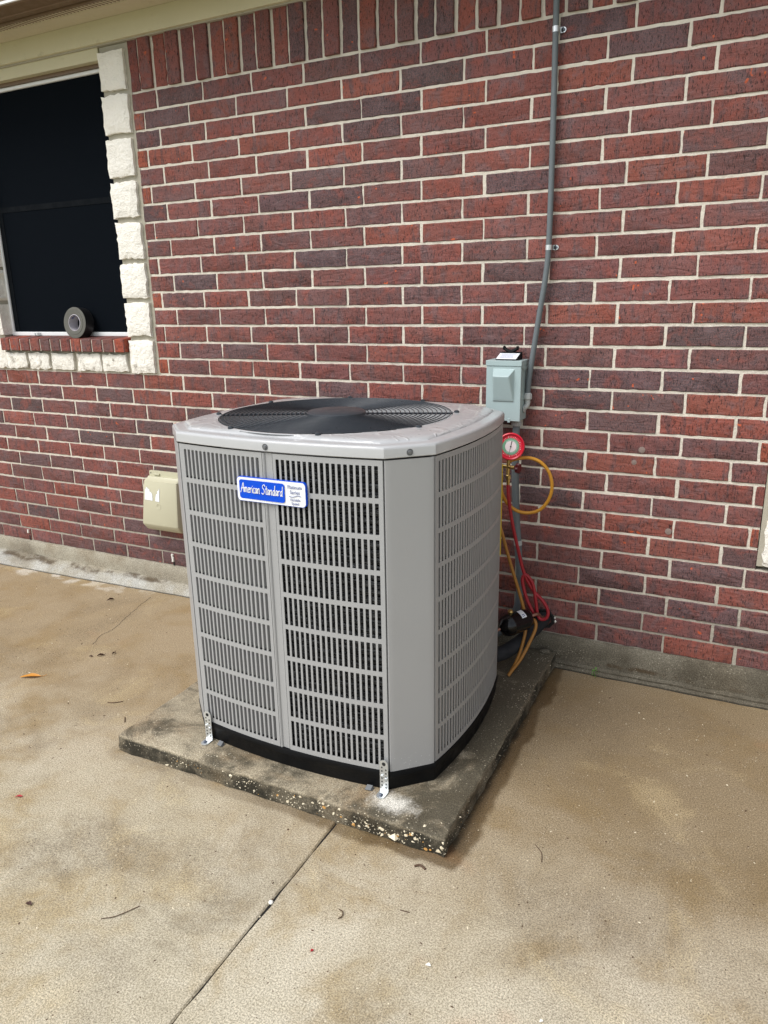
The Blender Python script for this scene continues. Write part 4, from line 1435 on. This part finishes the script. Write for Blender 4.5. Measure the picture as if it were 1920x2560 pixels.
build(mb, 'top_flange', M['beige'], ub, bevel=0.001)
build(MB().box(-0.245, -0.205, -0.020, -0.0115, 0.646, 0.655), 'latch_tab', M['beige'], ub, bevel=0.002)
build(MB().lathe([(0.0035, 0), (0.0035, .0008)], (-0.268, -0.0118, 0.655), (0, -1, 0), 8), 'flange_hole', M['dark'], ub)
build(MB().lathe([(0.016, -.001), (0.016, .0006), (0.014, 0.0010), (0.012, -.0005)], (-0.178, -0.0745, 0.492), (0, -1, 0.1), 18), 'moulded_ring', M['beige'], ub, smooth=40)
def ydoor(z):
    return -(0.086 + (0.062 - 0.086) * (z - 0.394) / (0.590 - 0.394)) - 0.0012
for poly in ([(-0.272, 0.522), (-0.218, 0.520), (-0.219, 0.548), (-0.224, 0.560), (-0.236, 0.566), (-0.240, 0.578), (-0.252, 0.582), (-0.254, 0.588), (-0.262, 0.588), (-0.264, 0.580), (-0.270, 0.576)],
             [(-0.199, 0.519), (-0.172, 0.518), (-0.171, 0.590), (-0.176, 0.578), (-0.186, 0.572), (-0.184, 0.562), (-0.193, 0.556), (-0.198, 0.540)]):
    mb = MB()
    mb.rings([[(a, ydoor(b), b) for a, b in poly], [(a, ydoor(b) - 0.0006, b) for a, b in poly]], True, True, True)
    build(mb, 'torn_sticker', M['paper'], ub)

# ------------------------------------------------------------------ roll of tape on the sill
tr = thing('tape_roll', (-0.680, -0.012, 1.3575), 'roll of black duct tape standing on the window sill', 'tape roll')
ro, ri, wdt = 0.080, 0.043, 0.056
tilt = Vector((0, -1, 0.10)).normalized()
cen = Vector((-0.680, -0.030, 1.3525)) + Vector((0, 0.10, 1)).normalized() * ro
mb = MB().lathe([(ri, -wdt), (ro, -wdt), (ro, 0.0)], cen, tilt, 48, False, False)
build(mb, 'tape', M['tapeblack'], tr, smooth=40)
mb = MB().lathe([(ro, 0.0), (ro - .012, 0.0015), (ro - .0185, 0.0005), (ro - .019, 0.002), (ri + .006, 0.0025), (ri, 0.001)], cen, tilt, 48, False, False)
build(mb, 'tape_face', M['tapeside'], tr, smooth=50)
mb = MB().lathe([(ri, 0.002), (ri - .003, 0.003), (ri - .003, -wdt), (ri, -wdt)], cen, tilt, 40, False, False)
co = build(mb, 'core', M['core'], tr, smooth=40)
mb = MB()
u_ = tilt.orthogonal().normalized()
w_ = tilt.cross(u_)
for (a0, a1, d0, d1) in ((200, 218, .008, .022), (222, 232, .010, .020), (236, 250, .006, .020), (254, 262, .012, .024), (266, 282, .008, .022), (180, 190, .010, .022)):
    q = []
    for a in (a0, a1):
        for d in (d0, d1):
            q.append(cen - tilt * d + (u_ * math.cos(R(a)) + w_ * math.sin(R(a))) * (ri - 0.0034))
    mb.add([q[0], q[1], q[3], q[2]], [(0, 1, 2, 3)])
build(mb, 'core_print', M['ink'], co)

# ------------------------------------------------------------------ manifold gauge
GC = Vector((1.752, -0.165, 0.966))
gn = Vector((0.26, -0.95, 0.14)).normalized()
gu = (Vector((0, 0, 1)) - gn * gn.z).normalized()
gr = gu.cross(gn).normalized()
gr = gr if gr.x > 0 else -gr
ga = thing('pressure_gauge', (1.745, -0.15, 0.80), 'round red pressure gauge on a brass manifold behind the unit', 'gauge')
gb = build(MB().lathe([(0.044, -0.030), (0.049, -0.026), (0.0525, -0.006), (0.0535, 0.004), (0.0520, 0.009), (0.0490, 0.0105), (0.0450, 0.008), (0.0440, 0.004)], GC, gn, 48), 'gauge_case', M['red'], ga, smooth=40)
build(MB().lathe([(0.0440, 0), (0.0440, 0.0046)], GC, gn, 40), 'dial_rim', M['red'], gb, smooth=40)
build(MB().lathe([(0.0325, 0), (0.0325, 0.0050)], GC, gn, 40), 'dial_ring', M['green'], gb, smooth=40)
build(MB().lathe([(0.0215, 0), (0.0215, 0.0054)], GC, gn, 40), 'dial_face', M['dial'], gb, smooth=40)
tk = MB()
for i in range(28):
    a = R(-225 + 270 * i / 27)
    for (r0, r1, wd, h) in ((0.0225, 0.0260, .0006, .0052), (0.0350, 0.0400 if i % 4 == 0 else 0.0370, .0007, .0049)):
        d = gr * math.sin(a) * -1 + gu * math.cos(a)
        s = d.cross(gn)
        p0, p1 = GC + d * r0 + gn * h, GC + d * r1 + gn * h
        tk.add([p0 - s * wd, p1 - s * wd, p1 + s * wd, p0 + s * wd], [(0, 1, 2, 3)])
build(tk, 'dial_ticks', M['bwhite'], gb)
nd = MB()
nv = (gr * -0.20 - gu * 0.98).normalized()
s = nv.cross(gn)
p0 = GC - nv * 0.022 + gn * 0.0062
p1 = GC + nv * 0.034 + gn * 0.0062
nd.add([p0 - s * .0016, p0 + s * .0016, p1 + s * .0003, p1 - s * .0003], [(0, 1, 2, 3)])
nd.lathe([(0.003, .005), (0.003, .0075)], GC, gn, 12)
build(nd, 'needle', M['dark'], gb)
MC = Vector((1.742, -0.160, 0.884))
mb = MB()
mb.tube([MC - Vector((0.040, -0.012, 0)), MC + Vector((0.030, -0.009, 0))], 0.0075, 10)
mb.tube([MC + Vector((0.0, 0, -0.03)), MC + Vector((0.002, 0, 0.040))], 0.0075, 10)
mb.lathe([(0.008, 0), (0.008, .010)], MC + Vector((0.018, -0.005, 0)), (1, -0.28, 0), 6)
mb.tube([MC + Vector((-0.032, 0.010, 0.016)), MC + Vector((-0.030, 0.009, -0.05))], 0.0045, 8)
build(mb, 'manifold', M['brass'], ga, smooth=40)
mb = MB()
for p in (MC + Vector((0.002, 0, -0.030)), MC + Vector((-0.030, 0.009, -0.040))):
    mb.lathe([(0.0060, 0), (0.0100, -.004), (0.0100, -.018), (0.0075, -.020), (0.0075, -.038), (0.0062, -.044)], p, (0, 0, 1), 6)
build(mb, 'hose_nuts', M['brass'], ga, smooth=25)
kp = MC + Vector((0.034, -0.010, 0))
mb = MB().lathe([(0.004, -0.004), (0.004, 0.004), (0.011, 0.005)], kp, (1, -0.28, 0), 12)
rs = []
ax = Vector((1, -0.28, 0)).normalized()
uu = ax.orthogonal().normalized()
ww = ax.cross(uu)
for h, k_ in ((0.004, .92), (0.007, 1.0), (0.014, 1.0), (0.017, .9)):
    rs.append([kp + ax * h + (uu * math.cos(2 * math.pi * j / 32) + ww * math.sin(2 * math.pi * j / 32)) * (0.0185 + 0.0022 * math.cos(8 * 2 * math.pi * j / 32)) * k_ for j in range(32)])
mb.rings(rs, True, True, True)
build(mb, 'knob', M['knob'], ga, smooth=40)

# ------------------------------------------------------------------ hoses
def hose(name, pts, r_, mat, label, base, n=8):
    o = build(MB().tube(spline(pts, n), r_, 10), name, mat, None, smooth=60, at=base)
    tag(o, label, 'hose', 'gauge hoses')
    return o


hose('hose', [(1.7135, -0.151, 0.806), (1.716, -0.149, 0.775), (1.734, -0.135, 0.730), (1.768, -0.115, 0.697), (1.812, -0.100, 0.688), (1.858, -0.094, 0.705), (1.890, -0.092, 0.748), (1.902, -0.094, 0.803), (1.890, -0.100, 0.860), (1.856, -0.112, 0.902), (1.812, -0.124, 0.918), (1.772, -0.138, 0.914), (1.742, -0.150, 0.904)], 0.0068, M['yhose'], 'yellow hose bent into a round loop beside the red gauge', (1.713, -0.151, 0.80))
hose('hose', [(1.7445, -0.160, 0.812), (1.747, -0.158, 0.76), (1.758, -0.140, 0.66), (1.780, -0.120, 0.54), (1.806, -0.105, 0.43), (1.842, -0.095, 0.36), (1.886, -0.092, 0.315), (1.908, -0.092, 0.275), (1.903, -0.096, 0.245), (1.880, -0.100, 0.238), (1.866, -0.100, 0.262), (1.856, -0.098, 0.32), (1.840, -0.098, 0.39), (1.812, -0.105, 0.425), (1.800, -0.108, 0.40), (1.818, -0.108, 0.33), (1.846, -0.105, 0.27), (1.862, -0.100, 0.25)], 0.0070, M['rhose'], 'red hose twisted in loops under the gauge', (1.744, -0.16, 0.81))
hose('hose', [(1.700, -0.200, 0.80), (1.712, -0.196, 0.70), (1.738, -0.185, 0.60), (1.770, -0.172, 0.48), (1.800, -0.162, 0.38), (1.826, -0.158, 0.29), (1.838, -0.160, 0.235), (1.836, -0.200, 0.160), (1.828, -0.260, 0.105), (1.816, -0.315, PT + 0.0075), (1.822, -0.300, PT + 0.018), (1.845, -0.240, 0.120), (1.868, -0.190, 0.185), (1.878, -0.165, 0.225), (1.872, -0.155, 0.250), (1.852, -0.150, 0.256)], 0.0068, M['yhose2'], 'ochre hose hanging down to the pad behind the unit', (1.816, -0.315, PT))

# ------------------------------------------------------------------ filter drier and insulated line
fd = thing('filter_drier', (1.815, -0.20, 0.21), 'shiny black filter drier cylinder with white sticker behind the unit', 'filter drier')
d0, d1 = Vector((1.768, -0.262, 0.246)), Vector((1.848, -0.150, 0.262))
ax = (d1 - d0).normalized()
ln = (d1 - d0).length
build(MB().lathe([(0.010, -0.012), (0.020, -0.004), (0.034, 0.004), (0.0425, 0.020), (0.0435, 0.034), (0.0448, 0.036), (0.0448, 0.040), (0.0435, 0.042), (0.0435, ln - 0.030), (0.036, ln - .008), (0.014, ln + 0.004)], d0, ax, 32), 'canister', M['drier'], fd, smooth=50)
uu = ax.orthogonal().normalized()
ww = ax.cross(uu)
camdir = (Vector(cam.location) - d0).normalized()
a_up = math.atan2(Vector((0, 0, 1)).dot(ww), Vector((0, 0, 1)).dot(uu))
a_cam = math.atan2(camdir.dot(ww), camdir.dot(uu))
da = (a_cam - a_up + math.pi) % (2 * math.pi) - math.pi
mb = MB()
mb.rings([[d0 + ax * h + (uu * math.cos(a_up + da * t) + ww * math.sin(a_up + da * t)) * 0.0440 for t in [i / 10 * 1.0 - 0.12 for i in range(11)]] for h in (0.078, 0.100)], False)
lb = build(mb, 'sticker', M['paper'], fd)
mb = MB()
for h0, h1, t0, t1 in ((0.083, 0.095, 0.52, 0.60), (0.083, 0.087, 0.66, 0.78), (0.090, 0.095, 0.66, 0.76)):
    mb.rings([[d0 + ax * h + (uu * math.cos(a_up + da * t) + ww * math.sin(a_up + da * t)) * 0.0443 for t in (t0, (t0 + t1) / 2, t1)] for h in (h0, h1)], False)
build(mb, 'sticker_print', M['ink'], lb)
build(MB().tube([d0 + ax * 0.004, d0 - ax * 0.06 + Vector((0, 0, -0.004)), Vector((1.695, -0.345, 0.232))], 0.0062, 10), 'copper_pipe', M['copper'], fd, smooth=50)
build(MB().tube(spline([d1, d1 + ax * 0.04, Vector((1.876, -0.06, 0.228)), Vector((1.874, 0.03, 0.210))], 5), 0.0065, 8), 'outlet_pipe', M['copper'], fd, smooth=50)
build(MB().lathe([(0.009, 0), (0.011, .003), (0.011, .014), (0.008, .018)], Vector((1.787, -0.205, 0.288)), (-0.3, -0.4, 0.85), 14), 'brass_cap', M['brass'], fd, smooth=40)

il = build(MB().tube(spline([(1.640, -0.350, 0.140), (1.700, -0.320, 0.132), (1.765, -0.255, 0.130), (1.812, -0.180, 0.150), (1.848, -0.100, 0.180), (1.868, -0.030, 0.200), (1.872, 0.03, 0.204)], 6), [0.030] * 18 + [0.029] * 13 + [0.028] * 6, 14), 'insulated_pipe', M['foam'], None, smooth=60, at=(1.765, -0.255, 0.13))
tag(il, 'thick black foam insulated pipe between the unit and the wall', 'pipe')
hl = MB()
n = 18
hl.rings([[(1.872 + r_ * math.cos(2 * math.pi * j / n) * (1 + .12 * math.sin(3 * j)), y, 0.200 + r_ * 1.05 * math.sin(2 * math.pi * j / n) * (1 + .1 * math.cos(2 * j))) for j in range(n)] for r_, y in ((0.044, -0.0035), (0.040, -0.010), (0.030, -0.006))], True, False, False)
build(hl, 'pipe_seal', M['dark'], wall, smooth=50)
ck = MB()
for i in range(6):
    a = rnd.uniform(-0.9, 0.5)
    p = Vector((1.886 + 0.034 * math.cos(a), -0.006, 0.196 + 0.04 * math.sin(a)))
    s_ = rnd.uniform(.002, .006)
    ck.add([p + Vector(v) * s_ for v in ((1, 0, 0), (-1, .3, 0), (0, 0, 1.6), (0, 0, -1.4), (0, -1, 0))], [(0, 2, 4), (2, 1, 4), (1, 3, 4), (3, 0, 4)])
build(ck, 'torn_caulk', M['caulk'], wall, kind='stuff')

# white caulk in the weep joints near the ground
for (X, Z, h) in ((-0.183, 0.205, 0.042), (-1.33, 0.205, 0.020)):
    mb = MB()
    pts = [(X + rnd.gauss(0, .002), -0.004, Z - h * t) for t in [i / 6 for i in range(7)]]
    mb.tube(pts, [0.005 + rnd.uniform(0, .003) for _ in pts], 6)
    build(mb, 'weep_caulk', M['caulk'], wall, smooth=50)
for (X, h) in ((-0.180, 0.030), (-1.322, 0.03)):
    build(MB().box(X - .004, X + .004, -0.003, 0.01, 0.139, 0.139 + h), 'weep_hole', M['dark'], wall)

# ------------------------------------------------------------------ small things lying about
def leaf(name, c, ln, wd, ang, curl, mat, label, cat, stem=0.0, group=None):
    mb = MB()
    n = 9
    vs, fs = [], []
    ca, sa = math.cos(ang), math.sin(ang)
    for i in range(n):
        t = i / (n - 1)
        hw = wd * math.sin(math.pi * min(1, t * 0.98 + 0.01)) ** 0.75 * (0.55 + 0.45 * t if t < .5 else 1)
        for q in (-1, -0.5, 0, 0.5, 1):
            u = (t - 0.5) * ln
            v = hw * q * 0.5
            z = 0.0015 + curl * (abs(q) ** 1.6) * hw / wd + 0.25 * curl * math.sin(t * 5 + q) * 0.6 + curl * 0.3
            vs.append((c[0] + u * ca - v * sa, c[1] + u * sa + v * ca, c[2] + max(0.001, z)))
    for i in range(n - 1):
        for q in range(4):
            k_ = i * 5 + q
            fs.append((k_, k_ + 1, k_ + 6, k_ + 5))
    mb.add(vs, fs)
    if stem:
        e = ((ln * .48) * ca + c[0], (ln * .48) * sa + c[1])
        mb.tube([(e[0], e[1], c[2] + .003), (e[0] + stem * .5 * ca, e[1] + stem * .5 * sa, c[2] + .0035), (e[0] + stem * ca * .9 - stem * .2 * sa, e[1] + stem * sa * .9 + stem * .2 * ca, c[2] + .006)], 0.0009, 5)
    o = build(mb, name, mat, None, smooth=60, at=c)
    tag(o, label, cat, group)
    return o


leaf('fallen_leaf', (-0.062, -1.046, 0), 0.085, 0.030, R(32), 0.009, M['leaf'], 'curled orange-yellow leaf on the patio left of the pad', 'leaf', 0.028)
leaf('dead_leaf', (0.060, -0.775, 0), 0.034, 0.014, R(60), 0.008, M['deadleaf'], 'largest of three dark shrivelled leaf bits on the patio left of the unit', 'leaf', 0.01)
leaf('dead_leaf', (0.028, -0.800, 0), 0.018, 0.009, R(20), 0.006, M['deadleaf'], 'smallest dark leaf bit, nearest the orange leaf', 'leaf')
leaf('dead_leaf', (0.100, -0.735, 0), 0.026, 0.008, R(110), 0.007, M['deadleaf'], 'thin dark leaf bit, farthest from the orange leaf', 'leaf', 0.012)
leaf('dead_leaf', (-0.395, -0.275, 0), 0.040, 0.012, R(70), 0.010, M['deadleaf'], 'dark curled leaf on the patio near the wall under the window', 'leaf')
leaf('petal', (0.590, -1.617, 0), 0.024, 0.010, R(30), 0.004, M['petal'], 'small red petal on the patio at the left edge of the picture', 'petal')
leaf('petal', (1.759, -1.714, 0), 0.010, 0.008, R(70), 0.002, M['petal'], 'tiny red petal on the patio right of the joint', 'petal')
leaf('petal', (2.031, -1.631, 0), 0.013, 0.011, R(10), 0.003, M['caulk'], 'tiny white petal on the open patio in the foreground', 'petal')
leaf('petal', (2.310, -1.655, 0), 0.010, 0.008, R(50), 0.002, M['caulk'], 'tiny white petal at the bottom edge of the picture', 'petal')
leaf('seed_husk', (1.003, -1.913, 0), 0.020, 0.013, R(10), 0.005, M['deadleaf'], 'dark seed husk on the patio at the lower left', 'seed husk')


def twig(pts, r_, label, mat='twig'):
    o = build(MB().tube(spline(pts, 4), r_, 5), 'twig', M[mat], None, smooth=60, at=pts[0])
    tag(o, label, 'twig')


twig([(1.870, -1.352, .003), (1.884, -1.343, .004), (1.902, -1.350, .003)], 0.0035, 'short thick dark twig just in front of the near corner of the pad')
twig([(1.755, -1.575, .002), (1.768, -1.578, .003), (1.774, -1.592, .003), (1.768, -1.602, .002)], 0.0013, 'small curved dark twig on the patio right of the joint')
twig([(1.215, -1.865, .002), (1.245, -1.842, .003), (1.275, -1.790, .002)], 0.0011, 'thin dry stem on the patio left of the joint')
twig([(2.150, -1.125, .002), (2.175, -1.150, .002), (2.185, -1.185, .002)], 0.0011, 'thin straight twig on the open patio right of the pad')
twig([(0.400, -1.060, .002), (0.425, -1.055, .003), (0.452, -1.030, .002)], 0.0016, 'short twig lying on the patio toward the left edge of the pad')
twig([(0.548, -1.115, .002), (0.572, -1.140, .002)], 0.0018, 'stubby twig next to the left corner of the pad')
twig([(1.900, -1.508, .0015), (1.925, -1.505, .0015)], 0.0013, 'brown splinter on the patio below the near corner of the pad')

# crumbs, seeds and grit scattered on the patio
gd, gl = MB(), MB()
for i in range(4200):
    X, Y = rnd.uniform(-1.4, 3.2), rnd.uniform(-2.4, -0.15)
    if 0.66 < X < 1.96 and Y > -1.31:
        continue
    s_ = min(0.0050, abs(rnd.gauss(0, 0.0010)) + 0.0008)
    e = rnd.choice((1, 1, 1.3, 2.2))
    n = 5
    ph = rnd.uniform(0, 6.28)
    ring = []
    for j in range(n):
        a_ = 2 * math.pi * j / n
        k_ = rnd.uniform(0.6, 1.1)
        u, w = s_ * e * k_ * math.cos(a_), s_ * k_ * math.sin(a_)
        ring.append((X + u * math.cos(ph) - w * math.sin(ph), Y + u * math.sin(ph) + w * math.cos(ph), 0.0002))
    (gl if rnd.random() < 0.30 else gd).add(ring + [(X, Y, s_ * .7)], [(j, (j + 1) % n, n) for j in range(n)])
o = build(gd, 'patio_grit', M['twig'], None, kind='stuff')
tag(o, 'dark crumbs and seeds scattered over the patio', 'grit')
o = build(gl, 'pale_grit', M['shell'], None, kind='stuff')
tag(o, 'pale shell grit scattered over the patio', 'grit')
# blob of sealant in the joint, stone on the pad, weed at the wall
o = build(MB().lathe([(0.003, -.006), (0.007, 0.0), (0.006, .003), (0.002, .005)], (JX, -1.630, 0), (0, 0, 1), 9), 'sealant_blob', M['caulk'], None, smooth=60, at=(JX, -1.63, 0))
tag(o, 'white blob stuck in the patio joint', 'blob')
st = MB()
rs = []
for (r_, z) in ((0.010, -0.0005), (0.017, 0.003), (0.017, 0.010), (0.009, 0.0165), (0.002, 0.018)):
    rs.append([(1.893 + 1.25 * r_ * math.cos(a_) * (1 + .15 * math.sin(2 * a_ + 1)), -0.052 + r_ * math.sin(a_) * .8, PT + z) for a_ in [2 * math.pi * j / 12 for j in range(12)]])
st.rings(rs, True, True, True)
o = build(st, 'loose_stone', M['found'], None, smooth=60, at=(1.893, -0.052, PT))
tag(o, 'small grey stone on the back corner of the pad', 'stone')
wd = thing('weed', (2.105, -0.052, 0), 'tiny green weed sprouting where the patio meets the foundation', 'weed')
for i in range(11):
    a, h, ln = rnd.uniform(0, 6.28), 0.004 + 0.003 * i, rnd.uniform(.006, .010)
    c = Vector((2.105 + 0.006 * math.cos(a), -0.052 + 0.004 * math.sin(a) - .003, h))
    d = Vector((math.cos(a), math.sin(a) * .6 - .3, 0.35)).normalized()
    s_ = d.cross(Vector((0, 0, 1))).normalized()
    mb = MB()
    mb.add([c, c + d * ln * .5 + s_ * ln * .45, c + d * ln, c + d * ln * .5 - s_ * ln * .45, c + d * ln * .5 + Vector((0, 0, .001))], [(0, 1, 4), (1, 2, 4), (2, 3, 4), (3, 0, 4)])
    build(mb, 'leaf', M['weed'], wd)
build(MB().tube([(2.105, -0.052, -0.002), (2.104, -0.053, 0.018), (2.105, -0.056, 0.036)], 0.0009, 5), 'stem', M['weed'], wd)
